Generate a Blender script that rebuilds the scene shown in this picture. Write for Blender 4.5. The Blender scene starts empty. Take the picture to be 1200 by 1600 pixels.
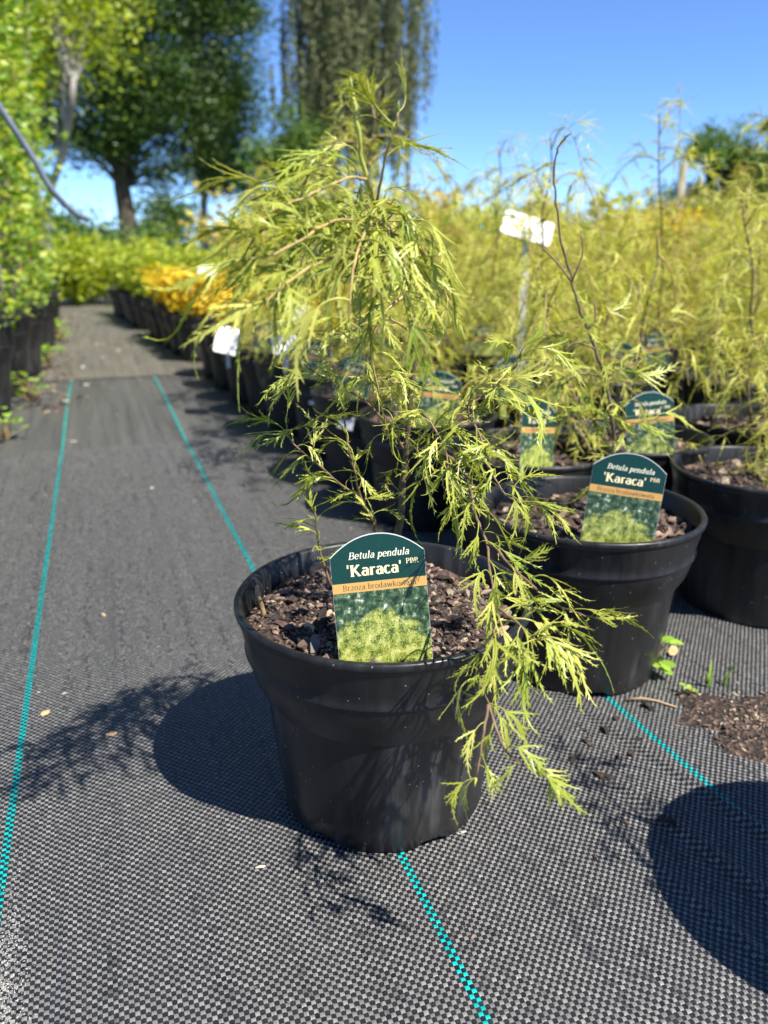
import bpy, math, random
import numpy as np
from mathutils import Vector, Matrix, Quaternion

R = math.radians
scene = bpy.context.scene
C = scene.collection

# ------------------------------------------------------------------ camera, sky, sun, exposure
cam_data = bpy.data.cameras.new('camera')
cam = bpy.data.objects.new('camera', cam_data)
C.objects.link(cam)
cam.location = (0, 0, 0.44)
cam.rotation_euler = (R(90 - 18.62), 0, R(-19.934))
cam_data.sensor_fit = 'VERTICAL'
cam_data.sensor_height = 34.6
cam_data.lens = 26.0
cam_data.clip_start = 0.01
cam_data.clip_end = 3000
cam_data.dof.use_dof = True
cam_data.dof.focus_distance = 0.53
cam_data.dof.aperture_fstop = 6.2
scene.camera = cam

SUN = Vector((0.068, -0.111, 0.18)).normalized()
world = bpy.data.worlds.new('World')
scene.world = world
world.use_nodes = True
wn = world.node_tree.nodes
sky = wn.new('ShaderNodeTexSky')
sky.sky_type = 'NISHITA'
sky.sun_disc = False
sky.sun_elevation = math.asin(SUN.z)
sky.sun_rotation = math.atan2(SUN.x, SUN.y)
sky.air_density = 0.6
sky.dust_density = 0.0
sky.ozone_density = 10.0
world.node_tree.links.new(sky.outputs[0], wn['Background'].inputs[0])
wn['Background'].inputs[1].default_value = 0.12

sun_data = bpy.data.lights.new('sun', 'SUN')
sun_data.energy = 5.0
sun_data.angle = R(0.53)
sun_data.color = (1.0, 0.95, 0.86)
sun = bpy.data.objects.new('sun', sun_data)
C.objects.link(sun)
sun.rotation_euler = SUN.to_track_quat('Z', 'Y').to_euler()
sun.location = (2, -3, 5)

scene.view_settings.view_transform = 'Standard'
scene.view_settings.look = 'None'
scene.view_settings.gamma = 1.0
scene.view_settings.exposure = 1.08
scene.render.engine = 'CYCLES'
scene.cycles.use_denoising = True
scene.cycles.max_bounces = 8
scene.cycles.transparent_max_bounces = 8

# ------------------------------------------------------------------ helpers
class MB:
    """collects geometry for one mesh"""
    def __init__(s):
        s.v = []; s.f = []; s.m = []
    def add(s, verts, faces, mi=0):
        o = len(s.v)
        s.v.extend([tuple(map(float, p)) for p in verts])
        for f in faces:
            s.f.append(tuple(i + o for i in f)); s.m.append(mi)
    def tube(s, pts, radii, n=6, mi=0, cap=True):
        pts = [Vector(p) for p in pts]
        if not hasattr(radii, '__len__'):
            radii = [radii] * len(pts)
        vs = []; fs = []
        up = Vector((0.3, 0.2, 1))
        prev = None
        for i, p in enumerate(pts):
            t = (pts[min(i + 1, len(pts) - 1)] - pts[max(i - 1, 0)]).normalized()
            if prev is None:
                a = t.cross(up)
                if a.length < 1e-4: a = t.cross(Vector((1, 0, 0)))
                a.normalize()
            else:
                a = prev - t * prev.dot(t)
                if a.length < 1e-5: a = t.cross(up)
                a.normalize()
            prev = a
            b = t.cross(a)
            for k in range(n):
                q = 2 * math.pi * k / n
                vs.append(p + (a * math.cos(q) + b * math.sin(q)) * radii[i])
        for i in range(len(pts) - 1):
            for k in range(n):
                k2 = (k + 1) % n
                fs.append((i * n + k, i * n + k2, (i + 1) * n + k2, (i + 1) * n + k))
        if cap:
            fs.append(tuple(range(n - 1, -1, -1)))
            fs.append(tuple((len(pts) - 1) * n + k for k in range(n)))
        s.add(vs, fs, mi)
    def box(s, c, sz, mi=0, rot=None):
        c = Vector(c); hx, hy, hz = sz[0] / 2, sz[1] / 2, sz[2] / 2
        vs = [Vector((x, y, z)) for x in (-hx, hx) for y in (-hy, hy) for z in (-hz, hz)]
        if rot is not None: vs = [rot @ v for v in vs]
        vs = [v + c for v in vs]
        s.add(vs, [(0, 1, 3, 2), (4, 6, 7, 5), (0, 4, 5, 1), (2, 3, 7, 6), (0, 2, 6, 4), (1, 5, 7, 3)], mi)
    def lathe(s, prof, n=64, mi=0, closed=False):
        vs = []; fs = []
        for r, z in prof:
            for k in range(n):
                a = 2 * math.pi * k / n
                vs.append((r * math.cos(a), r * math.sin(a), z))
        m = len(prof)
        for i in range(m - 1 + (1 if closed else 0)):
            j = (i + 1) % m
            for k in range(n):
                k2 = (k + 1) % n
                fs.append((i * n + k, i * n + k2, j * n + k2, j * n + k))
        s.add(vs, fs, mi)
    def mesh(s, name, mats, smooth=True):
        me = bpy.data.meshes.new(name)
        me.from_pydata(s.v, [], s.f)
        for m in (mats if isinstance(mats, (list, tuple)) else [mats]):
            me.materials.append(m)
        if any(s.m): me.polygons.foreach_set('material_index', s.m)
        if smooth: me.polygons.foreach_set('use_smooth', [True] * len(me.polygons))
        me.update()
        return me

def ob(name, data, parent=None, loc=None, rot=None, kind=None, label=None):
    o = bpy.data.objects.new(name, data)
    C.objects.link(o)
    if parent is not None: o.parent = parent
    if loc is not None: o.location = loc
    if rot is not None: o.rotation_euler = rot
    if kind: o['kind'] = kind
    if label: o['label'] = label
    return o

def thing(name, label, cat, loc=(0, 0, 0), rz=0.0, group=None, data=None, scale=None):
    o = ob(name, data, None, loc, (0, 0, rz))
    o['label'] = label; o['category'] = cat
    if group: o['group'] = group
    if scale: o.scale = (scale,) * 3
    return o

# ------------------------------------------------------------------ materials
def nt(name):
    m = bpy.data.materials.new(name); m.use_nodes = True
    n = m.node_tree.nodes; l = m.node_tree.links
    return m, n, l, n['Principled BSDF']

def ramp(n, l, src, stops):
    r = n.new('ShaderNodeValToRGB')
    e = r.color_ramp.elements
    e[0].position, e[0].color = stops[0][0], (*stops[0][1], 1)
    e[1].position, e[1].color = stops[-1][0], (*stops[-1][1], 1)
    for p, c in stops[1:-1]:
        x = e.new(p); x.color = (*c, 1)
    l.new(src, r.inputs[0])
    return r.outputs[0]

def noise(n, l, scale, detail=3, vec=None, rough=0.55):
    t = n.new('ShaderNodeTexNoise')
    t.inputs['Scale'].default_value = scale; t.inputs['Detail'].default_value = detail
    t.inputs['Roughness'].default_value = rough
    if vec is not None: l.new(vec, t.inputs['Vector'])
    return t

def simple(name, col, rough=0.6, spec=0.5, var=0.0, scale=40.0, bump=0.0, bscale=None):
    m, n, l, b = nt(name)
    b.inputs['Roughness'].default_value = rough
    b.inputs['Specular IOR Level'].default_value = spec
    tc = n.new('ShaderNodeTexCoord')
    if var:
        t = noise(n, l, scale, 4, tc.outputs['Object'])
        lo = tuple(c * (1 - var) for c in col); hi = tuple(min(1, c * (1 + var)) for c in col)
        l.new(ramp(n, l, t.outputs[0], [(0.3, lo), (0.7, hi)]), b.inputs['Base Color'])
    else:
        b.inputs['Base Color'].default_value = (*col, 1)
    if bump:
        t2 = noise(n, l, bscale or scale, 5, tc.outputs['Object'])
        bp = n.new('ShaderNodeBump'); bp.inputs['Strength'].default_value = bump; bp.inputs['Distance'].default_value = 0.002
        l.new(t2.outputs[0], bp.inputs['Height']); l.new(bp.outputs[0], b.inputs['Normal'])
    return m

def leaf_mat(name, cols, transl=0.4, rough=0.45, per='island', spec=0.4):
    """cols: list of colours picked per leaf; thin leaf with light passing through"""
    m, n, l, b = nt(name)
    if per == 'object':
        src = n.new('ShaderNodeObjectInfo').outputs['Random']
    else:
        src = n.new('ShaderNodeNewGeometry').outputs['Random Per Island']
    k = len(cols)
    col = ramp(n, l, src, [(i / (k - 1), c) for i, c in enumerate(cols)])
    l.new(col, b.inputs['Base Color'])
    b.inputs['Roughness'].default_value = rough
    b.inputs['Specular IOR Level'].default_value = spec
    tr = n.new('ShaderNodeBsdfTranslucent')
    hs = n.new('ShaderNodeHueSaturation'); hs.inputs['Saturation'].default_value = 1.15; hs.inputs['Value'].default_value = 1.15
    l.new(col, hs.inputs['Color']); l.new(hs.outputs[0], tr.inputs[0])
    mx = n.new('ShaderNodeMixShader'); mx.inputs[0].default_value = transl
    l.new(b.outputs[0], mx.inputs[1]); l.new(tr.outputs[0], mx.inputs[2])
    l.new(mx.outputs[0], n['Material Output'].inputs[0])
    return m

M = {}
M['hero_leaf'] = leaf_mat('birch_leaf', [(0.22, 0.28, 0.03), (0.37, 0.40, 0.055), (0.55, 0.54, 0.13), (0.31, 0.37, 0.05), (0.47, 0.48, 0.09)], 0.3, 0.36, 'object')
M['hero_leaf_mass'] = leaf_mat('birch_leaf_mass', [(0.22, 0.28, 0.03), (0.37, 0.40, 0.055), (0.55, 0.54, 0.13), (0.31, 0.37, 0.05)], 0.3, 0.36)
M['bg_leaf'] = leaf_mat('birch_foliage', [(0.34, 0.40, 0.05), (0.58, 0.58, 0.11), (0.72, 0.67, 0.18), (0.50, 0.53, 0.08)], 0.45, 0.5)
M['bg_leaf_brown'] = leaf_mat('bronze_tipped_foliage', [(0.44, 0.43, 0.09), (0.58, 0.52, 0.12), (0.50, 0.34, 0.12), (0.62, 0.56, 0.16)], 0.45, 0.5)
M['yellow_leaf'] = leaf_mat('golden_foliage', [(0.62, 0.44, 0.02), (0.75, 0.56, 0.03), (0.66, 0.46, 0.03)], 0.35, 0.5)
M['green_leaf'] = leaf_mat('fresh_green_foliage', [(0.10, 0.20, 0.025), (0.20, 0.33, 0.04), (0.30, 0.42, 0.05), (0.15, 0.26, 0.03)], 0.4, 0.4)
M['lime_leaf'] = leaf_mat('lime_foliage', [(0.28, 0.38, 0.035), (0.46, 0.50, 0.06), (0.36, 0.43, 0.05)], 0.4, 0.45)
M['dark_leaf'] = leaf_mat('dark_tree_foliage', [(0.03, 0.065, 0.012), (0.055, 0.11, 0.02), (0.09, 0.15, 0.03), (0.04, 0.085, 0.017)], 0.25, 0.45)
M['olive_leaf'] = leaf_mat('weeping_tree_foliage', [(0.08, 0.095, 0.03), (0.13, 0.14, 0.055), (0.18, 0.19, 0.08), (0.10, 0.12, 0.04)], 0.25, 0.5)
M['mid_leaf'] = leaf_mat('mid_green_foliage', [(0.06, 0.12, 0.02), (0.11, 0.19, 0.035), (0.18, 0.26, 0.05)], 0.3, 0.5)
M['twig'] = simple('birch_bark', (0.16, 0.10, 0.055), 0.6, 0.4, 0.35, 120, 0.3)
M['twig_young'] = simple('young_twig', (0.34, 0.24, 0.09), 0.5, 0.4, 0.25, 90)
M['stem_dark'] = simple('stem_bark', (0.11, 0.085, 0.045), 0.7, 0.3, 0.4, 150, 0.4)
M['trunk'] = simple('tree_bark', (0.07, 0.055, 0.04), 0.85, 0.2, 0.4, 3, 0.6)
M['trunk_pale'] = simple('pale_tree_bark', (0.26, 0.24, 0.20), 0.8, 0.2, 0.4, 4, 0.4)
M['cane'] = simple('bamboo_cane', (0.32, 0.22, 0.11), 0.55, 0.4, 0.3, 30)
M['shoot'] = simple('green_shoot', (0.36, 0.38, 0.07), 0.45, 0.4, 0.2, 90)
M['white'] = simple('white_plastic', (0.55, 0.55, 0.535), 0.45, 0.4, 0.06, 60)
M['blue_tag'] = simple('pale_blue_plastic', (0.25, 0.55, 0.62), 0.5)
M['hose'] = simple('grey_hose', (0.16, 0.18, 0.22), 0.45, 0.5, 0.2, 30)
M['post'] = simple('weathered_post', (0.24, 0.21, 0.16), 0.8, 0.3, 0.3, 20)
M['tag_green'] = simple('label_green_print', (0.001, 0.030, 0.019), 0.30, 0.5, 0.12, 200)
M['tag_gold'] = simple('label_gold_print', (0.50, 0.28, 0.075), 0.35, 0.5, 0.05, 150)
M['tag_cream'] = simple('label_cream_ink', (0.74, 0.62, 0.36), 0.4)
M['tag_pale'] = simple('label_pale_ink', (0.72, 0.70, 0.52), 0.4)
M['tag_ink'] = simple('label_dark_ink', (0.10, 0.075, 0.035), 0.4)
M['dust'] = simple('pale_dust', (0.36, 0.35, 0.32), 0.9)
M['teal_far'] = simple('dusty_teal_tape', (0.02, 0.20, 0.185), 0.6, 0.3, 0.25, 30)

def plastic_black():
    m, n, l, b = nt('black_pot_plastic')
    tc = n.new('ShaderNodeTexCoord')
    mp = n.new('ShaderNodeMapping'); mp.inputs['Scale'].default_value = (90, 90, 5)
    l.new(tc.outputs['Object'], mp.inputs[0])
    t = noise(n, l, 1.0, 5, mp.outputs[0], 0.65)
    big = noise(n, l, 9, 3, tc.outputs['Object'])
    mul = n.new('ShaderNodeMath'); mul.operation = 'MULTIPLY'
    l.new(t.outputs[0], mul.inputs[0]); l.new(big.outputs[0], mul.inputs[1])
    l.new(ramp(n, l, mul.outputs[0], [(0.15, (0.008, 0.008, 0.0085)), (0.29, (0.017, 0.017, 0.0175)), (0.45, (0.060, 0.059, 0.056))]), b.inputs['Base Color'])
    base = b.inputs['Base Color'].links[0].from_socket
    vo = n.new('ShaderNodeTexVoronoi'); vo.inputs['Scale'].default_value = 210; l.new(tc.outputs['Object'], vo.inputs['Vector'])
    vs = n.new('ShaderNodeSeparateColor'); l.new(vo.outputs['Color'], vs.inputs[0])
    lt = n.new('ShaderNodeMath'); lt.operation = 'LESS_THAN'; lt.inputs[1].default_value = 0.13; l.new(vo.outputs['Distance'], lt.inputs[0])
    gt = n.new('ShaderNodeMath'); gt.operation = 'GREATER_THAN'; gt.inputs[1].default_value = 0.86; l.new(vs.outputs[0], gt.inputs[0])
    ml = n.new('ShaderNodeMath'); ml.operation = 'MULTIPLY'; l.new(lt.outputs[0], ml.inputs[0]); l.new(gt.outputs[0], ml.inputs[1])
    mx = n.new('ShaderNodeMixRGB'); l.new(ml.outputs[0], mx.inputs[0]); l.new(base, mx.inputs[1]); mx.inputs[2].default_value = (0.22, 0.21, 0.19, 1)
    l.new(mx.outputs[0], b.inputs['Base Color'])
    rr = n.new('ShaderNodeMapRange'); rr.inputs['From Min'].default_value = 0.3; rr.inputs['From Max'].default_value = 0.7; rr.inputs['To Min'].default_value = 0.27; rr.inputs['To Max'].default_value = 0.52
    l.new(t.outputs[0], rr.inputs[0]); l.new(rr.outputs[0], b.inputs['Roughness'])
    b.inputs['Specular IOR Level'].default_value = 0.32
    bp = n.new('ShaderNodeBump'); bp.inputs['Strength'].default_value = 0.12; bp.inputs['Distance'].default_value = 0.001
    l.new(t.outputs[0], bp.inputs['Height']); l.new(bp.outputs[0], b.inputs['Normal'])
    return m
M['pot'] = plastic_black()

def soil_mat():
    m, n, l, b = nt('potting_soil')
    tc = n.new('ShaderNodeTexCoord')
    v = n.new('ShaderNodeTexVoronoi'); v.inputs['Scale'].default_value = 260
    l.new(tc.outputs['Object'], v.inputs['Vector'])
    sp = n.new('ShaderNodeSeparateColor'); l.new(v.outputs['Color'], sp.inputs[0])
    l.new(ramp(n, l, sp.outputs[0], [(0.0, (0.010, 0.007, 0.005)), (0.5, (0.03, 0.02, 0.014)), (0.85, (0.08, 0.05, 0.034)), (1.0, (0.20, 0.13, 0.09))]), b.inputs['Base Color'])
    b.inputs['Roughness'].default_value = 0.9
    bp = n.new('ShaderNodeBump'); bp.inputs['Strength'].default_value = 0.9; bp.inputs['Distance'].default_value = 0.003
    l.new(v.outputs['Distance'], bp.inputs['Height']); l.new(bp.outputs[0], b.inputs['Normal'])
    return m
M['soil'] = soil_mat()

def chip_mat(name, per):
    m, n, l, b = nt(name)
    src = n.new('ShaderNodeObjectInfo').outputs['Random'] if per == 'object' else n.new('ShaderNodeNewGeometry').outputs['Random Per Island']
    col = ramp(n, l, src, [(0.0, (0.02, 0.013, 0.01)), (0.25, (0.06, 0.037, 0.027)), (0.42, (0.14, 0.085, 0.065)), (0.55, (0.035, 0.023, 0.017)), (0.72, (0.21, 0.135, 0.105)), (0.84, (0.34, 0.235, 0.17)), (0.93, (0.48, 0.38, 0.25)), (1.0, (0.10, 0.10, 0.11))])
    tc = n.new('ShaderNodeTexCoord')
    t = noise(n, l, 400, 4, tc.outputs['Object'])
    mx = n.new('ShaderNodeMixRGB'); mx.blend_type = 'MULTIPLY'; mx.inputs[0].default_value = 0.7
    l.new(col, mx.inputs[1]); l.new(ramp(n, l, t.outputs[0], [(0.3, (0.35, 0.33, 0.3)), (0.65, (1, 1, 1))]), mx.inputs[2])
    l.new(mx.outputs[0], b.inputs['Base Color'])
    b.inputs['Roughness'].default_value = 0.8
    return m
M['chip'] = chip_mat('bark_chip', 'object')
M['chips'] = chip_mat('bark_mulch', 'island')

def tape_mat(name, c0, c1, rough):
    m, n, l, b = nt(name)
    tc = n.new('ShaderNodeTexCoord')
    isl = n.new('ShaderNodeNewGeometry').outputs['Random Per Island']
    mp = n.new('ShaderNodeMapping'); mp.inputs['Scale'].default_value = (75, 1.6, 1)
    iw = n.new('ShaderNodeMath'); iw.operation = 'MULTIPLY_ADD'; iw.inputs[1].default_value = 0.5; iw.inputs[2].default_value = 0.25
    l.new(isl, iw.inputs[0])
    l.new(tc.outputs['Object'], mp.inputs[0])
    t = noise(n, l, 1.0, 4, mp.outputs[0])
    ad = n.new('ShaderNodeMath'); ad.operation = 'ADD'
    st = n.new('ShaderNodeMath'); st.operation = 'MULTIPLY_ADD'; st.inputs[1].default_value = 1.55; st.inputs[2].default_value = -0.29
    l.new(t.outputs[0], st.inputs[0])
    l.new(iw.outputs[0], ad.inputs[0]); l.new(st.outputs[0], ad.inputs[1])
    l.new(ramp(n, l, ad.outputs[0], [(0.62, c0), (1.0, tuple(a + .45 * (d - a) for a, d in zip(c0, c1))), (1.4, c1)]), b.inputs['Base Color'])
    b.inputs['Roughness'].default_value = rough
    b.inputs['Specular IOR Level'].default_value = 0.5
    return m
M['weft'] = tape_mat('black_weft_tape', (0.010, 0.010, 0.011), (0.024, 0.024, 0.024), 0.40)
M['warp'] = tape_mat('sheen_painted_warp_tape', (0.075, 0.075, 0.076), (0.215, 0.210, 0.202), 0.42)  # black tape too; its sun sheen is painted in as a lighter grey
M['teal'] = tape_mat('teal_marker_tape', (0.0, 0.25, 0.25), (0.0, 0.40, 0.39), 0.4)

def fabric_mat(name, c0, c1, dirt):
    """the same woven cloth where its tapes are too far off to tell apart"""
    m, n, l, b = nt(name)
    tc = n.new('ShaderNodeTexCoord')
    ck = n.new('ShaderNodeTexChecker'); ck.inputs['Scale'].default_value = 1 / 0.0031
    ck.inputs['Color1'].default_value = (*c0, 1); ck.inputs['Color2'].default_value = (*c1, 1)  # paler squares repeat the sheen painted into the warp tapes
    l.new(tc.outputs['Object'], ck.inputs['Vector'])
    mp = n.new('ShaderNodeMapping'); mp.inputs['Scale'].default_value = (45, 1.6, 1)
    l.new(tc.outputs['Object'], mp.inputs[0])
    t = noise(n, l, 1.0, 5, mp.outputs[0], 0.6)
    mx = n.new('ShaderNodeMixRGB'); mx.blend_type = 'MULTIPLY'; mx.inputs[0].default_value = 1
    l.new(ck.outputs[0], mx.inputs[1]); l.new(ramp(n, l, t.outputs[0], [(0.3, (0.65, 0.65, 0.65)), (0.7, (1.3, 1.28, 1.22))]), mx.inputs[2])
    t2 = noise(n, l, 5, 6, tc.outputs['Object'], 0.7)
    mx2 = n.new('ShaderNodeMixRGB'); l.new(mx.outputs[0], mx2.inputs[1]); mx2.inputs[2].default_value = (0.20, 0.165, 0.125, 1)
    l.new(ramp(n, l, t2.outputs[0], [(0.5, (0, 0, 0)), (0.85, (dirt, dirt, dirt))]), mx2.inputs[0])
    l.new(mx2.outputs[0], b.inputs['Base Color'])
    b.inputs['Roughness'].default_value = 0.5
    bp = n.new('ShaderNodeBump'); bp.inputs['Strength'].default_value = 0.5; bp.inputs['Distance'].default_value = 0.004
    l.new(t.outputs[0], bp.inputs['Height']); l.new(bp.outputs[0], b.inputs['Normal'])
    return m
M['fabric'] = fabric_mat('woven_ground_fabric', (0.022, 0.022, 0.023), (0.122, 0.121, 0.119), 0.12)
M['fabric_far'] = fabric_mat('older_ground_fabric', (0.055, 0.053, 0.047), (0.16, 0.15, 0.13), 0.6)

def earth_mat():
    m, n, l, b = nt('grassy_earth')
    tc = n.new('ShaderNodeTexCoord')
    t = noise(n, l, 0.8, 8, tc.outputs['Object'], 0.7)
    l.new(ramp(n, l, t.outputs[0], [(0.3, (0.05, 0.075, 0.02)), (0.55, (0.10, 0.14, 0.03)), (0.75, (0.16, 0.15, 0.06))]), b.inputs['Base Color'])
    b.inputs['Roughness'].default_value = 0.95
    return m
M['earth'] = earth_mat()

def print_mat():
    """flat photographic print on the plant label: feathery lime bush before dark green hedge"""
    m, n, l, b = nt('label_photo_print')
    tc = n.new('ShaderNodeTexCoord')
    o = tc.outputs['Object']
    fine = noise(n, l, 900, 3, o, 0.7)
    mid = noise(n, l, 160, 5, o, 0.7)
    clump = noise(n, l, 130, 3, o, 0.6)
    addf = n.new('ShaderNodeMath'); addf.operation = 'MULTIPLY_ADD'; addf.inputs[1].default_value = 0.55; l.new(clump.outputs[0], addf.inputs[0])
    half = n.new('ShaderNodeMath'); half.operation = 'MULTIPLY'; half.inputs[1].default_value = 0.45; l.new(fine.outputs[0], half.inputs[0]); l.new(half.outputs[0], addf.inputs[2])
    lime = ramp(n, l, addf.outputs[0], [(0.40, (0.02, 0.045, 0.008)), (0.46, (0.12, 0.16, 0.025)), (0.53, (0.30, 0.33, 0.065)), (0.63, (0.55, 0.55, 0.24))])
    dark = ramp(n, l, mid.outputs[0], [(0.40, (0.006, 0.02, 0.012)), (0.50, (0.025, 0.06, 0.022)), (0.59, (0.12, 0.17, 0.08)), (0.66, (0.55, 0.57, 0.54))])
    sx = n.new('ShaderNodeSeparateXYZ'); l.new(o, sx.inputs[0])
    # bush outline: height threshold varied along x
    w = noise(n, l, 42, 4, o, 0.6)
    hh = n.new('ShaderNodeMath'); hh.operation = 'MULTIPLY_ADD'; hh.inputs[1].default_value = 0.055; hh.inputs[2].default_value = -0.0275
    l.new(w.outputs[0], hh.inputs[0])
    ax = n.new('ShaderNodeMath'); ax.operation = 'ABSOLUTE'
    sh = n.new('ShaderNodeMath'); sh.operation = 'ADD'; sh.inputs[1].default_value = 0.004
    l.new(sx.outputs[0], sh.inputs[0]); l.new(sh.outputs[0], ax.inputs[0])
    sq = n.new('ShaderNodeMath'); sq.operation = 'POWER'; sq.inputs[1].default_value = 2.0; l.new(ax.outputs[0], sq.inputs[0])
    k = n.new('ShaderNodeMath'); k.operation = 'MULTIPLY_ADD'; k.inputs[1].default_value = 22.0
    l.new(sq.outputs[0], k.inputs[0]); l.new(sx.outputs[2], k.inputs[2])
    a2 = n.new('ShaderNodeMath'); a2.operation = 'ADD'; l.new(k.outputs[0], a2.inputs[0]); l.new(hh.outputs[0], a2.inputs[1])
    mr = n.new('ShaderNodeMapRange'); mr.inputs['From Min'].default_value = 0.0505; mr.inputs['From Max'].default_value = 0.0565
    l.new(a2.outputs[0], mr.inputs[0])
    mx = n.new('ShaderNodeMixRGB'); l.new(mr.outputs[0], mx.inputs[0]); l.new(lime, mx.inputs[1]); l.new(dark, mx.inputs[2])
    l.new(mx.outputs[0], b.inputs['Base Color'])
    b.inputs['Roughness'].default_value = 0.38
    return m
M['print'] = print_mat()

# ------------------------------------------------------------------ ground
def sheet(x0, x1, y0, y1, z, nx=1, ny=1):
    mb = MB()
    xs = np.linspace(x0, x1, nx + 1); ys = np.linspace(y0, y1, ny + 1)
    vs = [(x, y, z) for y in ys for x in xs]
    fs = [(j * (nx + 1) + i, j * (nx + 1) + i + 1, (j + 1) * (nx + 1) + i + 1, (j + 1) * (nx + 1) + i) for j in range(ny) for i in range(nx)]
    mb.add(vs, fs)
    return mb

ground = ob('ground', sheet(-900, 900, -300, 1500, -0.013).mesh('ground', M['earth']), kind='structure')
fabric = ob('path_fabric', sheet(-4, 7, -2.5, 3.25, -0.001).mesh('path_fabric', M['fabric']), kind='structure')
fabric2 = ob('far_path_fabric', sheet(-4, 7, 3.02, 13, 0.0025).mesh('far_path_fabric', M['fabric_far']), kind='structure')

CELL = 0.0031
LINES = (-0.1105, 0.1735, 0.4575)
def ripple(x, y):
    """gentle lengthwise folds of the cloth"""
    w = 0.0011 * np.sin(38 * x + 1.3 * np.sin(3.1 * y)) + 0.0007 * np.sin(71 * x + 2.0 + 1.7 * np.sin(2.3 * y + 1))
    for cx, cy, amp, sl in ((0.405, 0.33, 0.0054, -0.55), (0.455, 0.36, 0.0064, -0.5), (0.36, 0.30, 0.0035, -0.5), (-0.02, 0.9, 0.002, 0.05), (0.07, 1.0, 0.0018, 0.03), (-0.06, 0.35, 0.0016, -0.1), (0.28, 0.30, 0.0015, -0.3)):
        d = (x - cx) - sl * (y - cy) * 0.35
        w = w + amp * np.exp(-(d / 0.0055) ** 2) * np.exp(-((y - cy) / 0.22) ** 2)
    return w + 0.0018

def weave(x0, x1, y0, y1):
    nx = int((x1 - x0) / CELL); ny = int((y1 - y0) / CELL)
    I, J = np.meshgrid(np.arange(nx), np.arange(ny), indexing='ij')
    I = I.ravel(); J = J.ravel()
    rs = np.random.RandomState(3)
    colj = rs.normal(0, 0.00012, nx + 1); rowj = rs.normal(0, 0.00012, ny + 1)
    xa = x0 + I * CELL + colj[I]; xb = x0 + (I + 1) * CELL + colj[I + 1]
    ya = y0 + J * CELL + rowj[J]; yb = y0 + (J + 1) * CELL + rowj[J + 1]
    warp = ((I + J) % 2) == 0
    h = 0.00055 + rs.normal(0, 0.00012, len(I))
    lo = -0.0001
    n = len(I)
    V = np.zeros((n, 6, 3), np.float32)
    xm = (xa + xb) / 2; ym = (ya + yb) / 2
    e = 0.00012
    # warp float runs along y and arches along y; weft float runs along x and arches along x
    for k in range(3):
        u = k / 2
        px0 = np.where(warp, xa + e, xa + (xb - xa) * u); px1 = np.where(warp, xb - e, xa + (xb - xa) * u)
        py0 = np.where(warp, ya + (yb - ya) * u, ya + e); py1 = np.where(warp, ya + (yb - ya) * u, yb - e)
        zz = h if k == 1 else np.full(n, lo)
        tilt = rs.normal(0, 0.00009, n)
        V[:, k * 2, 0] = px0; V[:, k * 2, 1] = py0; V[:, k * 2, 2] = zz + tilt + ripple(px0, py0)
        V[:, k * 2 + 1, 0] = px1; V[:, k * 2 + 1, 1] = py1; V[:, k * 2 + 1, 2] = zz - tilt + ripple(px1, py1)
    base = (np.arange(n) * 6)[:, None]
    # orientation: warp (x then y) needs 0,1,3,2 ; weft columns need 0,2,3,1
    qa = np.where(warp[:, None], np.array([[0, 1, 3, 2]]), np.array([[0, 2, 3, 1]])) + base
    qb = np.where(warp[:, None], np.array([[2, 3, 5, 4]]), np.array([[2, 4, 5, 3]])) + base
    F = np.stack([qa, qb], 1).reshape(-1, 4)
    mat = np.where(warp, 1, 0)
    for lx in LINES:
        c = int(round((lx - x0) / CELL))
        mat[warp & ((I == c) | (I == c - 1))] = 2
    me = bpy.data.meshes.new('woven_tape')
    me.vertices.add(n * 6); me.vertices.foreach_set('co', V.ravel())
    nf = len(F)
    me.loops.add(nf * 4); me.loops.foreach_set('vertex_index', F.ravel().astype(np.int32))
    me.polygons.add(nf)
    me.polygons.foreach_set('loop_start', np.arange(0, nf * 4, 4, dtype=np.int32))
    me.polygons.foreach_set('loop_total', np.full(nf, 4, np.int32))
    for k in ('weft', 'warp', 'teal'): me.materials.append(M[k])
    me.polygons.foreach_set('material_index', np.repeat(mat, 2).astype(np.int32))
    me.polygons.foreach_set('use_smooth', np.ones(nf, dtype=bool))
    me.update(calc_edges=True)
    me.validate()
    return me
Y1 = 1.9
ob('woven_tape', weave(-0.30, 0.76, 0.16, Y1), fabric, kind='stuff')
for lx, ye in ((LINES[0], 3.02), (LINES[1], 3.02), (LINES[2], 1.6)):
    mb = MB()
    ys = np.linspace(Y1, ye, 24)
    vs = []; fs = []
    for i, y in enumerate(ys):
        wob = 0.003 * math.sin(y * 2.2 + lx * 9) - 0.003 * math.sin(Y1 * 2.2 + lx * 9)
        vs += [(lx - 0.0034 + wob, y, 0.0012), (lx + 0.0034 + wob, y, 0.0012)]
        if i: fs.append((2 * i - 2, 2 * i - 1, 2 * i + 1, 2 * i))
    mb.add(vs, fs)
    ob('marker_stripe', mb.mesh('marker_stripe', M['teal_far']), fabric)

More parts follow.
